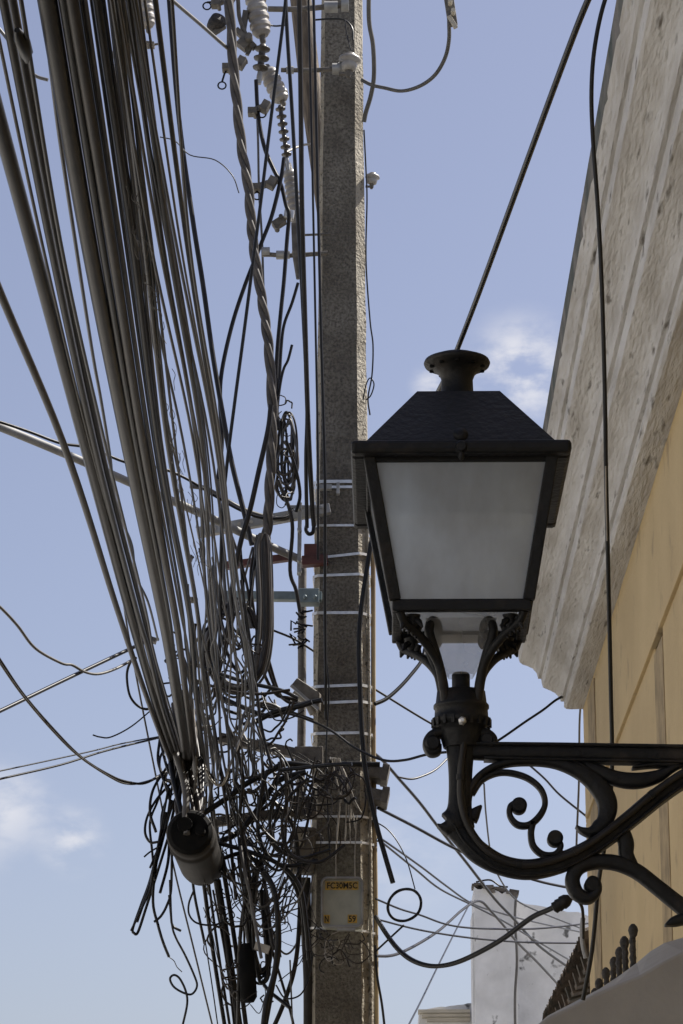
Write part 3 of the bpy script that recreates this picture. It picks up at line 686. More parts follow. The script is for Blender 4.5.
# dangling ends lower left
W([(172, 800), (160, 840), (150, 880), (141, 905), (133, 928), (134, 933), (138, 932), (146, 908), (155, 880), (168, 838)], 2.8, 12.9, 12.9, 'doubled black wire end hanging lowest left of drum', 'rubber_black')
W([(168, 790), (160, 835), (153, 872), (150, 890), (140, 912), (131, 931)], 2.6, 12.8, 12.8, 'straight loose wire end hanging beside the doubled one', 'rubber_black')
W([(166, 812), (156, 866), (153, 902), (158, 925), (163, 942), (169, 957)], 3, 12.85, 12.85, 'cut black wire pointing down with a fine tail', 'rubber_black')
W([(169, 957), (174, 961), (177, 967), (182, 972)], 1, 12.85, 12.85, 'fine pale tail sticking out of the cut wire', 'rubber_grey')
W([(172, 850), (171, 890), (167, 905), (161, 916), (154, 922)], 2.8, 12.8, 12.8, 'wire hanging from drum with end bent left', 'rubber_black')
W([(170, 880), (171, 915), (173, 926), (181, 931)], 2.6, 12.8, 12.8, 'wire hanging from the drum with its end bent right', 'rubber_black')
W([(169, 895), (172, 925), (176, 938), (185, 955), (194, 975), (197, 986), (192, 994), (184, 993), (174, 987), (170, 979), (174, 975), (180, 979), (186, 992), (187, 1005), (182, 1028)], 2.3, 12.8, 12.8, 'curly black wire with a small open loop at the bottom', 'rubber_black')
W([(194, 890), (189, 903), (189, 914), (195, 922), (206, 925), (218, 924), (228, 918)], 2.2, 13, 13.1, 'small wire loop hanging just under the drum', 'rubber_black')
W([(144, 857), (150, 852), (160, 846)], 1.8, 12.8, 12.8, 'short wire stub sticking out left of the drum', 'rubber_black')
for k, pts in enumerate((
    [(160, 738), (158, 760), (164, 780), (170, 800)], [(178, 752), (165, 770), (153, 790), (150, 812), (156, 832)],
    [(185, 770), (160, 795), (148, 815), (145, 832), (150, 842), (158, 842)], [(165, 775), (158, 800), (150, 822), (152, 850), (155, 880)],
    [(192, 760), (172, 790), (162, 812), (160, 840), (152, 872)], [(180, 790), (170, 812), (160, 850), (148, 890), (137, 922)],
    [(160, 735), (163, 752), (168, 770), (176, 782)], [(171, 740), (160, 758), (162, 776), (172, 795)], [(176, 800), (170, 830), (168, 862), (160, 893)], [(186, 745), (176, 768), (170, 800), (165, 830), (150, 868)])):
    W(pts, random.uniform(2, 3.2), 12.9, 12.8, 'dark wire looping down past the left side of the drum', random.choice(['rubber_black', 'rubber']), group='dark wires looping past the drum side')
# near the top, between bundle and pole
W([(287, -20), (284, 15), (272, 110), (261, 200), (252, 270), (243, 340), (235, 400), (227, 464), (222, 522), (220, 620), (219, 700)], 3.6, 12.8, 13.3, 'straight black wire slanting left from beam top to the tangle', 'rubber_black')
W([(285, -20), (287, 30), (292, 110), (297, 200), (302, 290), (307, 400), (306, 460), (307, 528)], 4, 12.9, 13.5, 'black wire just left of the thick straight one beside beam', 'rubber_black')
W([(299, -20), (300, 40), (301, 120), (302, 210), (305, 320), (308, 420), (312, 500), (314, 526)], 5.2, 12.7, 13.5, 'thick straight dark wire falling in front of the timber beam', 'rubber')
W([(308, -20), (310, 60), (313, 200), (317, 400), (318, 470), (318, 560)], 2.4, 13.2, 13.7, 'thin black wire left of the twin running beside the pole', 'rubber_black')
W([(313, -20), (315, 60), (318, 200), (321, 330), (323, 400), (325, 480), (325, 600), (326, 720)], 3, 13.2, 13.75, 'thin black wire hugging the left edge of pole', 'rubber_black')
W([(307, 524), (306, 530), (309, 534), (313, 532), (314, 524)], 4, 13.6, 13.6, 'small black hook of wire beside the pole bracket', 'rubber_black')
W([(256, 80), (258, 114), (264, 146), (272, 166), (281, 185), (286, 205), (289, 215), (287, 240), (284, 280), (281, 310), (277, 355), (276, 400), (279, 430)], 4.2, 13.5, 13.5, 'dark cable from the disc insulator through the bright connector', 'rubber')
W([(284, 158), (281, 178), (272, 215), (261, 244), (245, 285), (232, 325), (222, 370), (220, 400), (222, 440), (218, 480)], 4.4, 13.5, 13.3, 'dark cable curving left from the small discs to bundle', 'rubber')
W([(298, 283), (292, 303), (284, 325), (281, 350), (279, 387), (277, 412)], 3.4, 13.6, 13.6, 'short cable hanging from the tapered clamp', 'rubber')
W([(292, 345), (288, 360), (284, 368), (281, 380), (278, 400)], 3, 13.5, 13.5, 'short wire stub pointing up below the tapered clamp', 'rubber')
W([(286, 152), (295, 148), (303, 145), (311, 144)], 2.5, 13.6, 13.9, 'pale short wire from the small discs to the beam', 'pale_wire')
W([(256, 90), (258, 140), (259, 190), (262, 240), (264, 300), (268, 360)], 2.4, 13.8, 13.8, 'slim grey wire falling straight behind the twisted cable', 'rubber_grey')
W([(266, 24), (275, 26), (286, 25)], 2, 13.6, 13.8, 'short black jumper from the large insulator to the beam', 'rubber_black')
W([(313, 20), (330, 19), (344, 20), (352, 28), (353, 40)], 2, 13.7, 13.6, 'thin black jumper across the pole top to bell insulator', 'rubber_black')
W([(345, 20), (347, 35), (351, 50)], 1.2, 13.6, 13.6, 'hair-thin tie wire above the bell insulator', 'rubber_black')
# right of the pole
W([(369, -20), (369, 20), (373, 45), (374, 75), (371, 95), (366, 112), (364, 122)], 4.6, 13.5, 13.85, 'grey cable dropping along the pole top right side', 'rubber_grey')
W([(449, 20), (449, 40), (445, 58), (435, 75), (420, 86), (402, 91), (385, 88), (372, 85), (362, 80)], 4, 13.3, 13.8, 'grey cable loop sagging from the top clamp to pole', 'rubber_grey')
W([(364, 130), (366, 170), (367, 200), (366, 260), (370, 320), (373, 345), (372, 375), (368, 398), (370, 415)], 1.6, 13.8, 13.8, 'thin black wire down the right edge of the pole', 'rubber_black')
W([(363, 400), (366, 385), (370, 378), (374, 384), (371, 395), (366, 400)], 1.4, 13.8, 13.8, 'tiny wire curl on the pole right edge', 'rubber_black')
W([(375, 500), (373, 530), (368, 562), (361, 610), (359, 645), (360, 690), (362, 735), (366, 775), (376, 823), (384, 852), (393, 883)], 5.0, 13.6, 13.5, 'thick black cable hanging down the pole front, cut end free', 'rubber_black')
W([(257, 703), (290, 712), (318, 722), (340, 731), (357, 742), (380, 758), (400, 780), (420, 803), (439, 828), (466, 862), (494, 898), (512, 917), (538, 945), (575, 972)], 3.6, 13.4, 19, 'long black wire crossing the pole and falling behind the bracket', 'rubber_black')
W([(257, 706), (300, 717), (330, 730), (355, 748), (383, 760), (405, 760), (430, 754), (470, 750)], 2.6, 13.45, 13.0, 'black wire crossing the pole to the lantern stem', 'rubber_black')
W([(375, 704), (386, 699), (398, 689), (410, 676), (422, 660), (426, 645), (440, 600)], 4.2, 13.9, 14.4, 'thick black wire rising from the pole to behind lantern base', 'rubber_black')
W([(240, 605), (262, 625), (296, 640), (330, 662), (376, 690), (432, 724), (470, 742)], 2.4, 13.8, 15, 'thin straight black wire from under the teal arm to the lantern', 'rubber_black')
W([(398, 777), (410, 779), (420, 777), (435, 770), (448, 758), (470, 738)], 2.2, 13.9, 14.5, 'thin wire sagging between the crossing wire and lantern stem', 'rubber_black')
W([(378, 808), (415, 827), (454, 848), (500, 868), (538, 881), (575, 889)], 3.4, 14, 16, 'straight black wire from the lower channel end to the wall', 'rubber_black')
W([(378, 838), (383, 840), (420, 866), (445, 885), (471, 903), (500, 913), (530, 921), (580, 932)], 2.3, 14, 20, 'thin black wire toward the white building, upper of a pair', 'rubber_black')
W([(378, 841), (384, 844), (415, 869), (440, 889), (474, 906), (505, 922), (535, 940), (590, 972)], 2.3, 14, 20, 'thin black wire toward the white building, lower of a pair', 'rubber_black')
W([(376, 822), (387, 829), (397, 841), (407, 861), (415, 889)], 1.4, 13.9, 13.8, 'hair-thin wire dropping to the round wire ring', 'rubber_black')
ring = [(404.5 + 16.5 * math.cos(t) + 2 * math.sin(t), 905 + 15.5 * math.sin(t) - 4 * math.cos(t)) for t in [k * math.pi / 8 for k in range(-2, 33)]]
ring = [(x + random.uniform(-.3, .3), y + random.uniform(-.3, .3)) for x, y in ring]
W(ring, 2.8, 13.8, 13.7, 'round black coil of spare wire right of the pole', 'rubber_black', name='wire_coil', cat='coil', sub=6)
W([(376, 899), (400, 909), (420, 915), (445, 924), (471, 928), (510, 929), (545, 928), (600, 922)], 2.3, 13.9, 17, 'thin black wire sagging left to right under the wire ring', 'rubber_black')
W([(376, 919), (420, 930), (471, 938), (520, 942), (565, 943), (610, 943)], 2.3, 13.9, 17, 'nearly level black wire below the sagging one', 'rubber_black')
W([(376, 917), (385, 932), (397, 948), (410, 959), (425, 965), (440, 966), (458, 962), (480, 952), (504, 938), (531, 918), (548, 910), (556, 906)], 5.0, 13.8, 12.6, 'heavy black cable sagging from the pole to a connector', 'rubber_black', 'heavy_cable', 'cable')
e = empty('cable_connector', at(561, 902, 12.6), 'black ribbed connector on the heavy cable below the bracket scroll', 'connector')
b = MB(); a = at(553, 909, 12.6); c2 = at(570, 898, 12.6); L_ = (c2 - a).length
b.lathe([(.014, 0), (.028, .008), (.026, L_ * .25), (.031, L_ * .3), (.028, L_ * .5), (.033, L_ * .55), (.03, L_ * .8), (.018, L_)], a, c2 - a, 12); b.build('body', 'iron', e)
W([(567, 900), (575, 899), (581, 905), (583, 915), (583.5, 938)], 3.4, 12.6, 12.9, 'short black lead curving from the connector to wall', 'rubber_black')
W([(583, 918), (582, 930), (583, 945), (586, 958)], 5, 13.6, 13.6, 'grey sleeve at the yellow wall corner', 'galv', 'conduit_sleeve', 'sleeve')
W([(376, 956), (388, 956), (400, 953), (418, 944), (437, 932), (450, 921), (461, 911), (474, 902), (482, 902), (490, 910), (504, 926), (518, 943), (540, 965), (575, 1003)], 3.2, 13.9, 20, 'dark wire rising then falling across the white building', 'rubber')
W([(405, 1032), (420, 1003), (437, 968), (455, 932), (471, 901)], 2.0, 15, 20, 'thin wire slanting up from the bottom to white building', 'rubber_black')
W([(376, 951), (390, 938), (404, 925)], 2.0, 13.9, 13.8, 'short black wire slanting from the pole to the ring', 'rubber_black')
W([(375, 945), (377, 975), (382, 1005), (386, 1040)], 2.6, 13.9, 13.9, 'black wire falling beside the pole at the bottom', 'rubber_black')
W([(484, 784), (486, 815), (491, 855), (499, 877), (514, 898), (535, 910), (580, 928)], 1.9, 16, 20, 'thin wire seen through the bracket ring dropping to the building', 'rubber_black')
W([(505, 745), (528, 764), (545, 779), (560, 795), (586, 816)], 2.2, 15, 14.3, 'short black wire seen through the bracket beside the yellow corner', 'rubber_black')
W([(488, 747), (505, 736), (525, 722), (543, 710), (556, 700), (568, 694)], 2.6, 13.9, 14.1, 'black wire from the lantern stem to the cornice end', 'rubber_black')
W([(581, 700), (579.5, 725), (579, 780), (577, 830), (576, 860)], 2.2, 14.3, 14.3, 'thin grey wire falling at the yellow building corner', 'rubber_grey')
W([(476, 882), (490, 880), (500, 886), (508, 887)], 1.8, 23.8, 23.8, 'loose wire on the broken top of the white building', 'rubber')
# big wires toward the camera
W([(611, -50), (588, 0), (570, 45), (533, 145), (483, 282), (457, 350), (447, 374), (438, 392)], 7.0, 4.2, 6.3, 'thick black cable descending from the top edge to the lantern vent', 'rubber_black', 'service_cable', 'cable', n=12)
W([(622, -40), (605, 0), (595, 45), (591.5, 90), (593, 140), (598, 210), (602, 290), (605, 400), (606, 470), (608, 560), (610, 650), (611, 700), (612, 745), (611, 790), (604, 850), (599, 880), (592, 950), (583, 1000)], 4.4, 6.5, 7.1, 'black cable hanging down in front of cornice and yellow wall', 'rubber_black', 'service_cable', 'cable', n=10)
W([(605.5, 466), (606, 500), (607, 541)], 1.5, 6.6, 6.65, 'bare bright stretch of the cable before the cornice', 'pale_wire', 'bare_conductor', 'wire')

# twisted cable
tw = empty('twisted_cable', at(232, 61, 13.2), 'thick twisted grey service cable hanging between bundle and pole', 'cable')
base = path3([(227, -30), (229, 0), (233, 61), (237, 105), (242, 150), (248, 185), (251, 220), (254, 250), (260, 288), (265, 320), (269, 352), (272, 400), (272, 440), (270, 480), (268, 520), (265, 545), (262, 575)], 13.2, 13.5, 14)
for s in range(3):
    P = [p + Vector((math.cos(i * .2 + s * 2.094), math.sin(i * .2 + s * 2.094), 0)) * .0135 for i, p in enumerate(base)]
    MB().tube(P, .0145, 8).build('strand', 'twist', tw)

# rope-like hanging coil (thick bundle 540-690)
hc = empty('hanging_coil', at(265, 600, 13.4), 'large hanging coil of thick grey cable left of the pole', 'coil', 'cable coils left of the pole')
for k in range(13):
    o1 = random.uniform(-9, 9); o2 = random.uniform(-4, 4); m = random.choice(['rubber_brown', 'rubber', 'rubber_grey', 'twist'])
    pts = [(263 + o1 * .5, 532 + abs(o1) * .4), (262 + o1, 550), (264 + o1 * .95, 600), (263 + o1, 640 + o2), (258 + o1 * .8, 672 + o2), (246 + o1 * .3, 688 + o2 * .8 + o1 * .3), (230, 690 + o2 + o1 * .5), (217 - o1 * .5, 676 + o2), (211 - o1 * .6, 655), (212 - o1 * .6, 632), (220 - o1 * .2, 614 - o1 * .5), (234, 606 - o1 * .5), (247 + o1 * .3, 610 - o1 * .3), (254 + o1 * .5, 628)]
    Y = 13.35 + random.uniform(-.07, .07)
    MB().tube(path3(pts, Y, Y + .03, 5), random.uniform(.007, .011), 6).build('loop', m, hc)
hc2 = empty('hanging_coil', at(268, 620, 13.45), 'narrow looped hank of cable hanging beside large coil', 'coil', 'cable coils left of the pole')
for k in range(9):
    o1 = random.uniform(-8, 8)
    pts = [(262 + o1 * .6, 535), (258 + o1, 580), (262 + o1 * .5, 640), (268 + o1 * .6, 672), (278 + o1 * .3, 694), (288, 700 + o1 * .3), (298, 702 + o1 * .3)]
    MB().tube(path3(pts, 13.5, 13.6, 5), random.uniform(.006, .009), 6).build('loop', random.choice(['rubber', 'twist', 'rubber_grey', 'rubber_brown']), hc2)
hc3 = empty('hanging_coil', at(288, 460, 13.55), 'small knotted coil of thin wire above the galvanised crossarm', 'coil', 'cable coils left of the pole')
for k in range(10):
    cx = 286 + random.uniform(-4, 4); cy = 468 + random.uniform(-20, 14); rx = random.uniform(4, 11); ry = random.uniform(16, 42); ph = random.uniform(0, 6)
    pts = [(cx + rx * math.cos(ph + t) + random.uniform(-1.5, 1.5), cy + ry * math.sin(ph + t) + random.uniform(-2, 2)) for t in [j * .6 for j in range(12)]]
    MB().tube(path3(pts, 13.55 + random.uniform(-.05, .05), 13.5, 5), random.uniform(.005, .008), 6).build('loop', random.choice(['rubber', 'rubber_grey', 'twist', 'rubber_brown']), hc3)
hc4 = empty('hanging_coil', at(259, 930, 13.3), 'long hank of looped black cable hanging low beside the lower closure', 'coil', 'cable coils left of the pole')
for k in range(12):
    o1 = random.uniform(-8, 8); y1 = random.uniform(968, 986)
    pts = [(254 + o1 * .8, 868 + random.uniform(-10, 10)), (250 + o1 * .7, 905), (252 + o1 * .4, 945), (256 + o1 * .5, y1 - 6), (262, y1), (268 - o1 * .2, y1 - 10), (267 - o1 * .4, 935), (263 - o1 * .4, 890)]
    MB().tube(path3(pts, 13.3 + random.uniform(-.08, .08), 13.3, 5), random.uniform(.006, .010), 6).build('loop', random.choice(['rubber', 'rubber_black', 'rubber_grey', 'rubber_black']), hc4)
b = MB(); b.box(at(262, 948, 13.18), (.035, .02, .018), Matrix.Rotation(.3, 3, 'Y')); b.build('wrap', 'pale_wire', hc4)

# ------------------------------------------------------------------ traced strands in the middle
mid = [
 ([(166, -40), (178, 110), (192, 215), (203, 285), (212, 350), (222, 410), (232, 464), (246, 520), (252, 545)], 5, 'rubber'),
 ([(271, 405), (268, 430), (259, 470), (250, 510), (240, 545), (232, 590), (228, 630)], 5.5, 'rubber'), ([(225, 520), (235, 545), (243, 570), (249, 600), (247, 640), (252, 690)], 3, 'rubber_brown'),
 ([(218, 480), (222, 540), (226, 600), (236, 660), (240, 720), (236, 780), (230, 830)], 3.5, 'rubber_grey'), ([(186, 540), (196, 600), (204, 660), (216, 740), (228, 820), (236, 900)], 3.5, 'rubber_brown'),
 ([(236, 600), (244, 650), (256, 690), (262, 730), (272, 768)], 3.5, 'rubber'), ([(241, 580), (250, 640), (258, 700), (262, 760), (268, 800)], 3, 'rubber_black'),
 ([(278, 480), (292, 520), (290, 570), (296, 590), (300, 612)], 4, 'rubber'), ([(286, 440), (296, 470), (300, 495), (296, 512)], 3.5, 'rubber_black'),
 ([(190, 662), (215, 672), (245, 682), (280, 690), (298, 698)], 4, 'rubber_black'), ([(214, 694), (240, 706), (270, 716), (300, 705), (322, 700)], 5, 'rubber_black'),
 ([(255, 722), (275, 712), (300, 706), (312, 702)], 5.5, 'rubber_black'), ([(195, 680), (225, 690), (258, 694), (290, 690)], 3, 'rubber_brown'),
 ([(227, 725), (236, 745), (243, 780), (240, 820), (248, 870), (240, 940), (238, 1040)], 4, 'rubber'), ([(272, 800), (290, 820), (297, 845), (300, 900), (296, 960), (285, 1000), (268, 1040)], 5, 'rubber'),
 ([(262, 872), (274, 890), (278, 930), (275, 970), (266, 1005), (262, 1040)], 6, 'rubber_black'), ([(240, 845), (256, 862), (270, 880), (277, 905), (279, 950), (272, 990), (264, 1034)], 5, 'rubber_black'),
 ([(218, 843), (250, 852), (282, 866), (300, 888), (306, 925), (309, 960)], 4.5, 'rubber_black'), ([(218, 860), (245, 853), (275, 862), (292, 880), (302, 908), (304, 940)], 4.5, 'rubber_black'),
 ([(280, 770), (300, 768), (330, 765), (352, 764)], 4, 'rubber_black'), ([(268, 770), (262, 790), (258, 830), (270, 858), (290, 866), (318, 860)], 4, 'rubber_black'),
 ([(300, 775), (280, 790), (270, 815), (275, 845), (298, 858), (330, 850)], 3.5, 'rubber_black'), ([(308, 778), (288, 800), (282, 830), (292, 855), (320, 862), (345, 845)], 3.5, 'rubber'),
 ([(190, 822), (212, 808), (230, 796), (246, 784), (265, 774), (285, 764), (312, 766)], 6, 'rubber_black'), ([(196, 848), (218, 842), (236, 834), (250, 820), (264, 800), (280, 780), (306, 772)], 6, 'rubber_black'),
 ([(290, 1008), (280, 1000), (270, 992), (264, 985)], 4, 'rubber_black'), ([(272, 950), (290, 1010), (296, 1040)], 3, 'rubber_black'),
 ([(276, 985), (285, 998), (300, 995), (309, 978), (313, 955)], 1.8, 'rubber_black'), ([(290, 960), (293, 1040)], 1.8, 'rubber_grey'),
]
for k, (pts, w, m) in enumerate(mid):
    Y = 13.15 + random.uniform(-.15, .3)
    W(pts, w, Y, Y + random.uniform(-.1, .2), 'dark strand weaving through the tangle left of the pole', m, group='strands weaving through the tangle')
low = [([(204, 885), (212, 945), (226, 1034)], 4.4), ([(209, 885), (218, 950), (231, 1034)], 3), ([(217, 880), (228, 950), (240, 1034)], 8), ([(222, 860), (236, 950), (247, 1034)], 5), ([(205, 940), (212, 985), (219, 1034)], 1.4), ([(213, 890), (226, 960), (235, 1034)], 2.2)]
for k, (pts, w) in enumerate(low):
    W(pts, w, 13.2, 13.5, 'straight dark cable running down to the bottom edge right of drum', 'rubber' if k % 2 else 'rubber_black', 'downward_cable', 'cable', group='straight cables running down below the drum')
# steep fill strands through 600-900 (between x 185 and 262)
for k in range(4):
    x0 = random.uniform(186, 205); y0 = random.uniform(560, 700); y1 = y0 + random.uniform(110, 260); dx = (y1 - y0) * random.uniform(.04, .2)
    pts = [(x0 + dx * t + random.uniform(-6, 6), y0 + (y1 - y0) * t) for t in (0, .25, .5, .75, 1)]
    Y = 13.25 + random.uniform(-.25, .35)
    W(pts, random.uniform(2, 4.2), Y, Y + .1, 'steep strand in the dense middle of the tangle', random.choice(['rubber', 'rubber_black', 'rubber_brown', 'rubber_grey']), group='steep strands in the dense middle')
# short runs gathered on the drum
for k in range(16):
    x0 = random.uniform(168, 200); x1 = random.uniform(176, 206)
    pts = [(x0, random.uniform(690, 730)), ((x0 + x1) / 2 + random.uniform(-5, 5), 765), (x1, 800 + random.uniform(-8, 8)), (x1 * .5 + 96, 826 + random.uniform(-6, 10))]
    W(pts, random.uniform(3, 6), 12.9, 12.5, 'cable bending into the dark end of the drum', random.choice(['rubber', 'rubber_black', 'rubber_brown', 'rubber_black']), 'drum_cable', 'cable', group='cables bending into the drum')
W([(172, 742), (183, 778), (186, 800), (185, 818), (187, 834)], 7, 12.6, 12.45, 'light brown cable with an elbow entering the drum', 'rubber_grey', 'drum_cable', 'cable')
# pale weathered tail lines
for pts, lab in (([(163, 716), (165, 735), (168, 750), (172, 762)], 'pale dusty plate edge beside bundle above the drum'), ([(176, 715), (184, 724), (195, 727), (213, 726)], 'light grey wire bent level across the bundle'), ([(190, 700), (200, 750), (210, 778), (222, 785), (230, 765), (240, 740), (250, 715)], 'light grey wire in a wide U across the tangle')):
    W(pts, 2.6, 12.8, 12.9, lab, 'pale_wire')
# loops: region, count, radius range, width, label
def loops(n, box, rr, ww, label, group, mats, Yr=(13.0, 13.7)):
    for k in range(n):
        cx = random.uniform(box[0], box[2]); cy = random.uniform(box[1], box[3]); rx = random.uniform(*rr); ry = rx * random.uniform(.6, 1.6); ph = random.uniform(0, 6.28)
        span = random.uniform(1.2, 4.6); st = 7; dr = random.uniform(-1, 1) * rx * .8; dy = random.uniform(-.3, 1) * ry
        pts = [(cx + rx * math.cos(ph + span * t) + dr * t + random.uniform(-.12, .12) * rx, cy + ry * math.sin(ph + span * t) + dy * t + random.uniform(-.12, .12) * ry) for t in [j / st for j in range(st + 1)]]
        if any(318 < x < 366 and 872 < y < 930 for x, y in pts): continue
        Y = random.uniform(*Yr)
        W(pts, random.uniform(*ww), Y, Y + random.uniform(-.15, .15), label, random.choice(mats), group=group, sub=5)
bk_ = ['rubber_black', 'rubber', 'rubber', 'rubber_brown', 'rubber_grey']
def droops(n, A, B, sag, ww, label, group, mats, Yr=(13.0, 13.7)):
    for k in range(n):
        x0, y0 = random.uniform(A[0], A[2]), random.uniform(A[1], A[3]); x1, y1 = random.uniform(B[0], B[2]), random.uniform(B[1], B[3]); sg = random.uniform(*sag)
        sk = random.uniform(-.25, .25); pts = []
        for j in range(8):
            t = j / 7; f = 4 * t * (1 - t)
            pts.append((x0 + (x1 - x0) * t + sk * sg * math.sin(math.pi * t) + random.uniform(-1.5, 1.5), y0 + (y1 - y0) * t + sg * f * (1 + .4 * sk * (t - .5)) + random.uniform(-1.5, 1.5)))
        if any(318 < x < 366 and 872 < y < 930 for x, y in pts): continue
        Y = random.uniform(*Yr); W(pts, random.uniform(*ww), Y, Y + random.uniform(-.2, .2), label, random.choice(mats), group=group, sub=5)
droops(16, (215, 745, 262, 800), (275, 755, 318, 800), (30, 100), (1.3, 3.0), 'drooping black cable between the two lower crossarms', 'drooping cables between the lower crossarms', bk_)
droops(12, (222, 830, 255, 880), (285, 830, 314, 900), (30, 90), (1.1, 2.6), 'drooping black cable low between the drum and the pole', 'drooping cables between drum and pole', bk_)
droops(9, (188, 520, 215, 640), (228, 540, 262, 640), (50, 130), (1.8, 3.6), 'cable hanging in a loop right of the bundle at mid height', 'cables looping right of the bundle', bk_ + ['rubber_grey'])
droops(5, (250, 690, 275, 740), (286, 690, 312, 712), (6, 34), (1.5, 2.8), 'short dark cable from the tangle to the junction box', 'cables to the junction box', bk_)
droops(7, (236, 820, 262, 860), (240, 930, 280, 1000), (-20, 20), (1.8, 4.2), 'dark cable hanging nearly straight beside the low hank', 'cables beside the low hank', bk_)
droops(7, (262, 745, 300, 765), (318, 755, 352, 775), (15, 70), (1.6, 3.2), 'black cable sagging onto the pole from the crossarm', 'cables sagging onto the pole', bk_, (13.4, 13.6))
loops(12, (222, 765, 305, 860), (16, 42), (1.1, 2.6), 'black wire looping in the tangle between crossarms and plate', 'wires looping between the lower crossarms', bk_)
loops(8, (225, 850, 306, 950), (10, 32), (1.4, 3.2), 'black wire looping in the low tangle left of plate', 'wires looping left of the plate', bk_)
loops(8, (205, 630, 262, 760), (12, 34), (1.8, 3.4), 'wire looping around the large hanging coil', 'wires looping around the large coil', bk_ + ['rubber_grey'])
loops(10, (165, 650, 205, 760), (6, 16), (1.8, 3.0), 'wire looping through the bundle above the drum', 'wires looping above the drum', bk_)
loops(9, (320, 762, 352, 800), (8, 22), (1.6, 3), 'black wire looping over the pole under the bolt', 'wires looping over the pole', bk_, (13.45, 13.6))
loops(7, (318, 925, 350, 965), (7, 18), (1.2, 2.2), 'thin wire curled on the pole below the plate', 'wires curled below the plate', ['rubber_black', 'rubber', 'pale_wire'], (13.5, 13.62))
loops(6, (324, 935, 342, 955), (7, 12), (.8, 1.1), 'pale thin wire curled on the pole below the plate', 'pale wires curled below the plate', ['pale_wire'], (13.5, 13.6))
for k in range(8):
    x = 334 + random.uniform(-3, 6); x2 = x + random.uniform(0, 28); y2 = random.uniform(800, 850)
    W([(x, 758), (x + 3 + k, 775), ((x + x2) / 2 + 5, 800), (x2, y2)], random.uniform(1.1, 1.7), 13.55, 13.6, 'pale thin wire end fanning down over the pole front', 'pale_wire', group='pale wire ends fanning down the pole')
for x in (336, 355):
    W([(x + 2, 815), (x, 850), (x, 878)], 1.1, 13.6, 13.6, 'pale hair-thin wire tying the ' + ('left' if x < 340 else 'right') + ' top of the plate', 'pale_wire')
W([(326, 560), (325, 640), (329, 690), (326, 760), (330, 860)], 1.6, 13.72, 13.72, 'thin black wire stapled down the pole front', 'rubber_black')
# leftover fine wires nobody could count
b = MB()
def fuzz(n, box, rr, w):
    for k in range(n):
        cx = random.uniform(box[0], box[2]); cy = random.uniform(box[1], box[3]); ph = random.uniform(0, 6.28); sp = random.uniform(1.5, 4.5); rx = random.uniform(*rr); ry = rx * random.uniform(.5, 1.8)
        pts = [(cx + rx * math.cos(ph + sp * t) + random.uniform(-.2, .2) * rx, cy + ry * math.sin(ph + sp * t) + random.uniform(-.2, .2) * ry) for t in [j / 5 for j in range(6)]]
        
        if any(318 < x < 366 and 872 < y < 930 for x, y in pts): continue
        Y = random.uniform(13.05, 13.8); b.tube(path3(pts, Y, Y + random.uniform(-.1, .1), 4), random.uniform(*w) / 2 * .0048, 5, caps=False)
fuzz(50, (228, 770, 305, 960), (12, 38), (.7, 1.5)); fuzz(40, (196, 640, 262, 790), (4, 14), (.9, 2.2)); fuzz(30, (240, 745, 290, 800), (3, 8), (1, 3))
fuzz(36, (162, 640, 196, 790), (3, 10), (1, 2.6)); fuzz(20, (318, 765, 355, 790), (4, 10), (1, 2)); fuzz(45, (215, 870, 275, 1010), (4, 12), (1, 2.4)); fuzz(14, (280, 400, 296, 500), (3, 7), (1, 2)); fuzz(20, (320, 925, 360, 960), (4, 12), (.8, 1.4))
tag(b.build('fine_wire_tangle', 'rubber_brown'), 'mass of fine tangled wire ends filling the gaps beside the pole', 'wire tangle', kind='stuff')
# hairy frayed sheath wires on bundle
b = MB()
for k in range(46):
    y = random.uniform(180, 560); x = 128 + (y - 180) * .175 + random.uniform(-5, 5) + (7 if k % 3 == 0 else 0); Y = Yb(y) - .12
    pts = [(x, y), (x + random.uniform(-3, 6), y + 6), (x + random.uniform(-2, 7), y + 13), (x + 3, y + 22)]
    b.tube(path3(pts, Y, Y, 4), .0011, 4, caps=False)
tag(b.build('frayed_threads', 'rubber_grey'), 'fine frayed threads along the middle cables of the bundle', 'threads', kind='stuff')

# ------------------------------------------------------------------ wall lantern on its bracket
Y0 = 6.0
X0 = at(458.4, 480, Y0).x
def ZH(py, Y): return at(461, py, Y).z
ln = empty('wall_lantern', (XW, Y0, at(461, 800, Y0).z), 'large black cast iron lantern on a scrolled bracket from the yellow wall', 'lantern')
HR = .2385; HD = .30; YR = Y0 + .053
zr1 = ZH(453, Y0 - HR); zr2 = ZH(440, Y0 - HR)
hood = MB()
hb = .205; ht = .092
zt0 = ZH(391, Y0 - ht); zb0 = zr2 + .006
O = (X0, Y0, 0)
hood.loftsq([(hb + .012, zr2 - .012), (hb + .012, zb0), (hb, zb0 + .004), (ht, zt0)], O, caps=False)
hood.loftsq([(ht, zt0), (ht - .012, zt0 + .003)], O)
hood.build('hood', 'iron', ln)
rim = MB(); wI = .040
for sx, sy, hx, hy in ((0, -1, HR, wI / 2), (0, 1, HR, wI / 2), (-1, 0, wI / 2, HD - wI), (1, 0, wI / 2, HD - wI)):
    rim.box((X0 + sx * (HR - wI / 2), YR + sy * (HD - wI / 2), (zr1 + zr2) / 2), (hx, hy, (zr2 - zr1) / 2))
rim.build('hood_rim', 'iron', ln, bevel=.009)
b = MB(); b.box((X0, YR, zr2 - .006), (HR - wI + .001, HD - wI + .001, .002)); b.build('hood_lining', 'iron', ln)
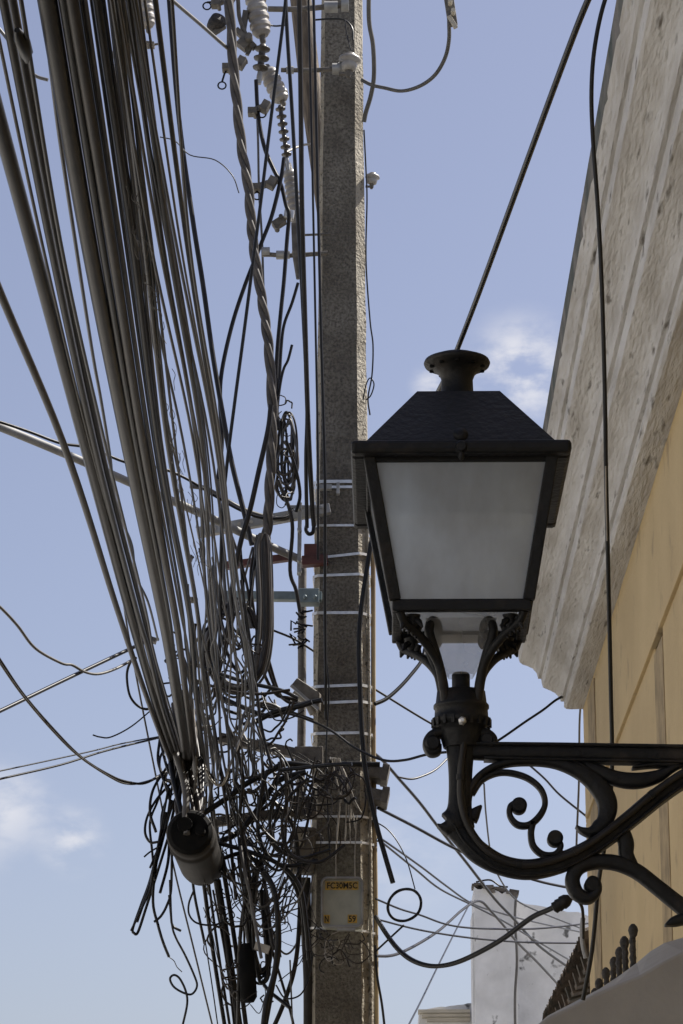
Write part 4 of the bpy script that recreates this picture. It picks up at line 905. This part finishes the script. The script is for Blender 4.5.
b = MB(); b.lathe([(.012, -.012), (.016, 0), (.010, .012)], (X0, Y0 - HR - .004, zr1 + .012), (0, -1, 0), 12); b.lathe([(.006, 0), (.008, -.012), (.002, -.02)], (X0, Y0 - HR - .004, zr1 + .002), (0, 0, 1), 10)
b.lathe([(.017, -.002), (.015, .004), (.006, .006)], (X0, Y0 - HR + .02, zr2 + .02), (0, -1, .3), 16); b.build('catch', 'iron', ln)
k = pm(370, Y0); zc = ZH(363.5, Y0)
b = MB(); b.lathe([(.05, zt0 - .002), (.045, zt0 + .006), (.037, zt0 + .012), (.0355, zc - .040), (.041, zc - .026), (.056, zc - .013), (.073, zc - .006), (.0755, zc), (.073, zc + .006), (.05, zc + .016), (.02, zc + .02)], O, n=40); b.build('vent_cap', 'iron', ln)
b = MB()
for a in range(10):
    t = a * math.pi / 5 + .31; b.lathe([(.0055, 0), (.0055, .004)], (X0 + .060 * math.cos(t), Y0 + .060 * math.sin(t), zc - .0145), (0, 0, 1), 10)
b.build('vent_holes', 'drum_end', ln)
# glazed body
gt_, gb_ = .199, .1445
zg1 = zr1 + .006; zg0 = ZH(600, Y0 - gb_)
cor = [(-1, -1), (1, -1), (1, 1), (-1, 1)]
fb = MB()
for x, y in cor:
    fb.bar((X0 + x * gb_, Y0 + y * gb_, zg0), (X0 + x * gt_, Y0 + y * gt_, zg1), .026, .026, up=(0, 1, 0))
for kk in range(4):
    (x1, y1), (x2, y2) = cor[kk], cor[(kk + 1) % 4]
    fb.bar((X0 + x1 * gt_, Y0 + y1 * gt_, zg1 - .006), (X0 + x2 * gt_, Y0 + y2 * gt_, zg1 - .006), .016, .016)
fb.build('frame', 'iron', ln, bevel=.003)
for kk in range(4):
    (x1, y1), (x2, y2) = cor[kk], cor[(kk + 1) % 4]; e_ = .994
    vs = [(X0 + x1 * gb_ * e_, Y0 + y1 * gb_ * e_, zg0), (X0 + x2 * gb_ * e_, Y0 + y2 * gb_ * e_, zg0), (X0 + x2 * gt_ * e_, Y0 + y2 * gt_ * e_, zg1 - .01), (X0 + x1 * gt_ * e_, Y0 + y1 * gt_ * e_, zg1 - .01)]
    MB().add(vs, [(0, 1, 2, 3)]).build('glass_pane', 'frosted', ln)
rb = MB(); z1_ = zg0 + .002; z0_ = z1_ - .026; wB = .022; hB = gb_ + .006
for sx, sy, hx, hy in ((0, -1, hB, wB / 2), (0, 1, hB, wB / 2), (-1, 0, wB / 2, hB - wB), (1, 0, wB / 2, hB - wB)):
    rb.box((X0 + sx * (hB - wB / 2), Y0 + sy * (hB - wB / 2), (z0_ + z1_) / 2), (hx, hy, .013))
rb.build('base_ring', 'iron', ln, bevel=.003)
# inner glass cone and bottom pane
b = MB(); b.loftsq([(gb_ - .02, z1_ - .004), (gb_ - .02, z1_ - .001)], O); b.build('bottom_pane', 'clear_glass', ln)
zq = ZH(690, Y0)
b = MB(); b.loftsq([(.026, zq + .03), (.050, zq + .075), (.078, z0_ + .002)], O, caps=False); b.build('inner_glass', 'clear_glass', ln)
# holder cup
b = MB(); zk = ZH(722, Y0)
b.lathe([(.040, ZH(748, Y0)), (.048, ZH(735, Y0)), (.054, zk - .010), (.062, zk - .008), (.064, zk + .006), (.059, zk + .010), (.058, zk + .028), (.061, zk + .03), (.061, zk + .036), (.056, zk + .042), (.053, ZH(692, Y0)), (.035, ZH(690, Y0))], O, n=36)
for a in range(20):
    t = a * math.pi / 10; b.box((X0 + .063 * math.cos(t), Y0 + .063 * math.sin(t), zk - .004), (.003, .0035, .009), Matrix.Rotation(t, 3, 'Z'))
b.build('holder', 'iron', ln)
b = MB(); b.lathe([(.02, ZH(700, Y0)), (.02, ZH(675, Y0)), (.016, ZH(673, Y0))], O, n=20); b.build('socket', 'iron', ln)
b = MB(); b.lathe([(.009, 0), (.009, .012), (.004, .018)], (X0 + .0, Y0 - .061, zk - .012), (0, -1, 0), 6); b.build('screw', 'band', ln)
# four arms with scroll tips
for x, y in cor:
    ux, uy = x * .7071, y * .7071
    b = MB()
    prof_ = [(.046, ZH(712, Y0)), (.052, ZH(697, Y0)), (.058, ZH(684, Y0)), (.072, ZH(668, Y0)), (.105, ZH(653, Y0)), (.145, ZH(642, Y0)), (.175, ZH(636, Y0)), (.19, z0_ + .002)]
    c = cr([(r_, z_) for r_, z_ in prof_], 5)
    b.tube([(X0 + ux * r_, Y0 + uy * r_, z_) for r_, z_ in c], [.0112 - .002 * i / len(c) for i in range(len(c))], 10)
    # inner scroll
    sc = [(.055, ZH(694, Y0)), (.064, ZH(676, Y0)), (.078, ZH(660, Y0)), (.094, ZH(645, Y0)), (.099, ZH(637, Y0)), (.090, ZH(628, Y0)), (.074, ZH(629, Y0)), (.069, ZH(637, Y0)), (.077, ZH(641, Y0))]
    c = cr(sc, 5); b.tube([(X0 + ux * r_, Y0 + uy * r_, z_) for r_, z_ in c], [.0105 if i < len(c) * .7 else .0095 for i in range(len(c))], 10)
    # leaf work under the corner
    for j in range(3):
        r_ = .128 + j * .022; z_ = ZH(638, Y0) + .004 * j; d = Vector((ux, uy, 0)); pz = Vector((X0, Y0, z_)) + d * r_
        b.tube([pz + Vector((0, 0, .008)), pz + d * .008 + Vector((0, 0, -.010)), pz + d * .014 + Vector((0, 0, -.026 + .003 * j))], [.008, .007, .002], 8)
    pz = Vector((X0 + ux * .150, Y0 + uy * .150, z0_ - .012))
    b.tube([pz + Vector((0, 0, -.034)), pz + Vector((0, 0, -.022)), pz + Vector((0, 0, -.004)), pz + Vector((0, 0, .012))], [.002, .008, .012, .018], 10)
    for q_ in (-1, 1):
        tv = Vector((-uy, ux, 0)) * q_; b.tube([pz + Vector((0, 0, .004)), pz + tv * .02 + Vector((0, 0, -.006)), pz + tv * .030 + Vector((0, 0, -.020))], [.009, .007, .002], 8)
    b.build('scroll_arm', 'iron', ln)

def stroke(pts, d, name=None, sub=7, Y=Y0, k=12, pw=.55):
    """pts (x, y, halfwidth) traced on the bracket plane; section = soft rectangle, half depth d"""
    c = cr(pts, sub); m = len(c); P = [at(p[0], p[1], Y) for p in c]; vs = []
    for i in range(m):
        t = P[min(i + 1, m - 1)] - P[max(i - 1, 0)]; t.y = 0
        t.normalize(); nrm = Vector((t.z, 0, -t.x)); hw = max(c[i][2], .3) * pm(c[i][1], Y)
        for j in range(k):
            a = 2 * math.pi * (j + .5) / k; ca, sa = math.cos(a), math.sin(a)
            vs.append(P[i] + nrm * hw * math.copysign(abs(ca) ** pw, ca) + Vector((0, d * math.copysign(abs(sa) ** pw, sa), 0)))
    fs = [(i * k + j, i * k + (j + 1) % k, (i + 1) * k + (j + 1) % k, (i + 1) * k + j) for i in range(m - 1) for j in range(k)]
    return vs, fs + [tuple(range(k))[::-1], tuple((m - 1) * k + j for j in range(k))]
def T(x, y, w): return (400 + x / 2.413, 660 + y / 2.413, w / 2.413)
def part(name, strokes, discs_=()):
    b = MB()
    for x, y, r_, d_ in discs_:
        q = T(x, y, r_); rr_ = q[2] * pm(q[1], Y0); b.lathe([(rr_ * .75, -d_ - .004), (rr_, -d_), (rr_, d_), (rr_ * .75, d_ + .004)], at(q[0], q[1], Y0), (0, 1, 0), 24)
    for pts, d in strokes:
        vs, fs = stroke(pts, d); b.add(vs, fs, True)
    return b.build(name, 'iron', ln)
part('stem', [([T(147, 130, 50), T(147, 165, 46), T(146, 200, 37), T(146, 260, 30), T(145, 320, 28), T(141, 365, 29), T(131, 392, 36), T(118, 404, 24), T(100, 404, 8), T(90, 400, 2)], .026),
              ([T(120, 175, 12), T(98, 176, 13), T(76, 186, 13), T(64, 204, 10), T(72, 224, 9), T(90, 222, 9), T(92, 206, 9)], .024),
              ([T(168, 178, 12), T(190, 178, 12), T(210, 180, 12), T(226, 192, 9), T(222, 208, 8), T(208, 206, 9)], .024)], [(79, 205, 19, .024), (209, 196, 17, .022)])
wx_end = 845
part('top_bar', [([(468, 751.5, 8), (500, 752.3, 8.6), (560, 753, 8.8), (640, 754.5, 9), (720, 756, 9), (wx_end, 758, 9)], .020),
                 ([(474, 745.5, 2.2), (560, 746.3, 2.2), (640, 747.6, 2.2), (wx_end, 750.5, 2.2)], .028),
                 ([(484, 759.5, 1.8), (560, 761.3, 1.8), (640, 762.6, 1.8), (wx_end, 766, 1.8)], .026)])
part('main_scroll', [([T(118, 398, 20), T(150, 425, 26), T(190, 465, 27), T(245, 495, 24), T(310, 506, 24), T(380, 492, 24), T(450, 460, 22), T(510, 420, 21), T(560, 380, 21), T(620, 330, 21), T(690, 285, 21), T(800, 225, 22), T(900, 190, 24), T(1030, 210, 25)], .024),
                     ([T(128, 400, 3), T(160, 450, 4), T(215, 497, 4), T(270, 516, 4), T(320, 521, 4), T(390, 508, 4), T(460, 474, 4), T(520, 434, 4), T(575, 390, 4), T(640, 338, 4), T(700, 298, 4), T(810, 240, 4)], .031),
                     ([T(172, 385, 16), T(180, 372, 14), T(188, 362, 9), T(196, 354, 3)], .02)])
part('ring_scroll', [([T(172, 405, 8), T(164, 350, 9), T(172, 310, 9), T(196, 278, 9), T(240, 254, 9), T(300, 246, 9), T(370, 250, 11), T(430, 268, 18), T(474, 300, 23), T(500, 345, 24), T(494, 388, 20), T(465, 415, 14), T(440, 413, 8), T(424, 402, 2)], .022),
                     ([T(455, 428, 3), T(478, 405, 18), T(500, 392, 16)], .02)])
part('inner_scroll', [([T(176, 325, 5), T(200, 290, 6), T(245, 272, 7), T(300, 282, 7), T(338, 310, 7), T(350, 345, 7), T(338, 375, 8), T(312, 398, 8), T(284, 398, 8), T(266, 378, 7), T(266, 354, 7), T(284, 344, 6), T(294, 354, 5)], .016),
                      ([T(320, 392, 9), T(316, 420, 8), T(322, 450, 8), T(345, 470, 8), T(374, 470, 8), T(388, 450, 7), T(380, 434, 6), T(370, 430, 5)], .016),
                      
                      ([T(340, 480, 16), T(375, 478, 14), T(395, 465, 5)], .016)], [(287, 353, 19, .017), (374, 432, 19, .017)])
part('upper_leaf', [([T(430, 248, 6), T(475, 266, 14), T(520, 286, 18), T(570, 292, 19), T(620, 282, 15), T(660, 262, 8), T(700, 246, 3)], .02),
                    ([T(400, 240, 3), T(440, 255, 7), T(490, 300, 6)], .02), ([T(560, 262, 3), T(610, 255, 6), T(680, 252, 9), T(760, 240, 6)], .02)])
part('strut', [([T(500, 400, 12), T(530, 410, 18), T(545, 440, 19), T(546, 470, 18), T(560, 500, 16)], .02)])
part('lower_scroll', [([T(450, 538, 5), T(462, 530, 8), T(476, 540, 9), T(474, 562, 11), T(452, 576, 14), T(426, 562, 17), T(416, 530, 18), T(432, 500, 18), T(470, 488, 17), T(520, 490, 18), T(570, 510, 18), T(620, 548, 18), T(670, 588, 19), T(740, 640, 20), T(840, 690, 22), T(940, 720, 22), T(1030, 735, 24)], .024),
                      ([T(640, 640, 3), T(660, 632, 12), T(690, 625, 14), T(720, 628, 12)], .02)], [(463, 545, 19, .02)])
# wall plate
zw0 = at(400, 1010, Y0).z; zw1 = at(400, 720, Y0).z
b = MB(); b.box((XW - .008, Y0, (zw0 + zw1) / 2), (.008, .05, (zw1 - zw0) / 2)); b.build('wall_plate', 'iron', ln, bevel=.004)
# supply cable along the stem
b = MB(); c = [T(158, 150, 0), T(154, 200, 0), T(148, 260, 0), T(147, 330, 0), T(160, 390, 0), T(195, 445, 0), T(245, 482, 0), T(310, 495, 0), T(380, 480, 0), T(450, 448, 0), T(540, 382, 0), T(640, 300, 0), T(720, 252, 0), T(830, 205, 0)]
c = cr([(p[0], p[1]) for p in c], 6); b.tube([at(x, y, Y0 - .033) for x, y in c], .0085, 10); b.build('supply_cable', 'rubber', ln)
b = MB()
b = None
for i_ in (14, 40, 52, 64):
    b = MB(); p = at(c[i_][0], c[i_][1], Y0 - .033); b.lathe([(.0105, -.006), (.0105, .006)], p, at(c[i_ + 1][0], c[i_ + 1][1], Y0 - .033) - p, 10)
    b.build('cable_clip', 'iron', ln)

# ------------------------------------------------------------------ world and sun
SUN_EL, SUN_AZ = R(52), R(62)        # azimuth clockwise from +Y
w = bpy.data.worlds.new('World'); S.world = w; w.use_nodes = True; nt = w.node_tree; N = nt.nodes; L = nt.links
bg = N['Background']; sky = N.new('ShaderNodeTexSky'); sky.sky_type = 'NISHITA'; sky.sun_disc = False
sky.sun_elevation = SUN_EL; sky.sun_rotation = SUN_AZ; sky.air_density = 1.0; sky.dust_density = 1.8; sky.ozone_density = 1.6
hs = N.new('ShaderNodeHueSaturation'); hs.inputs['Saturation'].default_value = .76; L.new(sky.outputs[0], hs.inputs['Color'])
tc = N.new('ShaderNodeTexCoord')
tn = N.new('ShaderNodeMix'); tn.data_type = 'RGBA'; tn.blend_type = 'MULTIPLY'; tn.inputs[0].default_value = 1; L.new(hs.outputs[0], tn.inputs[6]); tn.inputs[7].default_value = (1.0, .955, 1.04, 1)
prev = tn.outputs[2]
def cloud(px, py, rad, fac, prev, sc=9):
    d = ray(px, py).normalized()
    vm = N.new('ShaderNodeVectorMath'); vm.operation = 'DISTANCE'; L.new(tc.outputs['Generated'], vm.inputs[0]); vm.inputs[1].default_value = d
    mr = N.new('ShaderNodeMapRange'); mr.interpolation_type = 'SMOOTHSTEP'; mr.inputs[1].default_value = 0; mr.inputs[2].default_value = rad; mr.inputs[3].default_value = 1; mr.inputs[4].default_value = 0
    L.new(vm.outputs['Value'], mr.inputs[0])
    mp = N.new('ShaderNodeMapping'); mp.inputs['Scale'].default_value = (1, 1, 1.8); mp.inputs['Location'].default_value = (px * .01, py * .01, 0); L.new(tc.outputs['Generated'], mp.inputs[0])
    nz = N.new('ShaderNodeTexNoise'); nz.inputs['Scale'].default_value = sc * 5; nz.inputs['Detail'].default_value = 8; nz.inputs['Roughness'].default_value = .55; L.new(mp.outputs[0], nz.inputs['Vector'])
    rr = N.new('ShaderNodeMapRange'); rr.interpolation_type = 'SMOOTHSTEP'; rr.inputs[1].default_value = .36; rr.inputs[2].default_value = .66; L.new(nz.outputs['Fac'], rr.inputs[0])
    mu = N.new('ShaderNodeMath'); mu.operation = 'MULTIPLY'; L.new(mr.outputs[0], mu.inputs[0]); L.new(rr.outputs[0], mu.inputs[1])
    m2 = N.new('ShaderNodeMath'); m2.operation = 'MULTIPLY'; m2.inputs[1].default_value = fac; L.new(mu.outputs[0], m2.inputs[0])
    mx = N.new('ShaderNodeMix'); mx.data_type = 'RGBA'; L.new(m2.outputs[0], mx.inputs[0]); L.new(prev, mx.inputs[6]); mx.inputs[7].default_value = (7.3, 7.2, 7.4, 1)
    return mx.outputs[2]
for a in ((521, 371, .027, 1.0), (432, 384, .010, .7), (10, 808, .022, .6), (72, 840, .016, .7), (400, 850, .03, .3), (-60, 820, .04, .5)):
    prev = cloud(*a, prev)
L.new(prev, bg.inputs[0]); bg.inputs[1].default_value = .066
sl = bpy.data.lights.new('sun', 'SUN'); sl.energy = 4.4; sl.angle = R(.5); sl.color = (1, .95, .87)
so = bpy.data.objects.new('sun', sl); COL.objects.link(so); so.location = (0, 0, 30)
sd = Vector((math.sin(SUN_AZ) * math.cos(SUN_EL), math.cos(SUN_AZ) * math.cos(SUN_EL), math.sin(SUN_EL)))
so.rotation_euler = sd.to_track_quat('Z', 'Y').to_euler()
vs_ = S.view_settings; vs_.view_transform = 'Standard'; vs_.look = 'None'; vs_.gamma = 1; vs_.exposure = 0.88; vs_.use_curve_mapping = False
S.cycles.max_bounces = 8; S.cycles.transparent_max_bounces = 12
print('wires', WN)
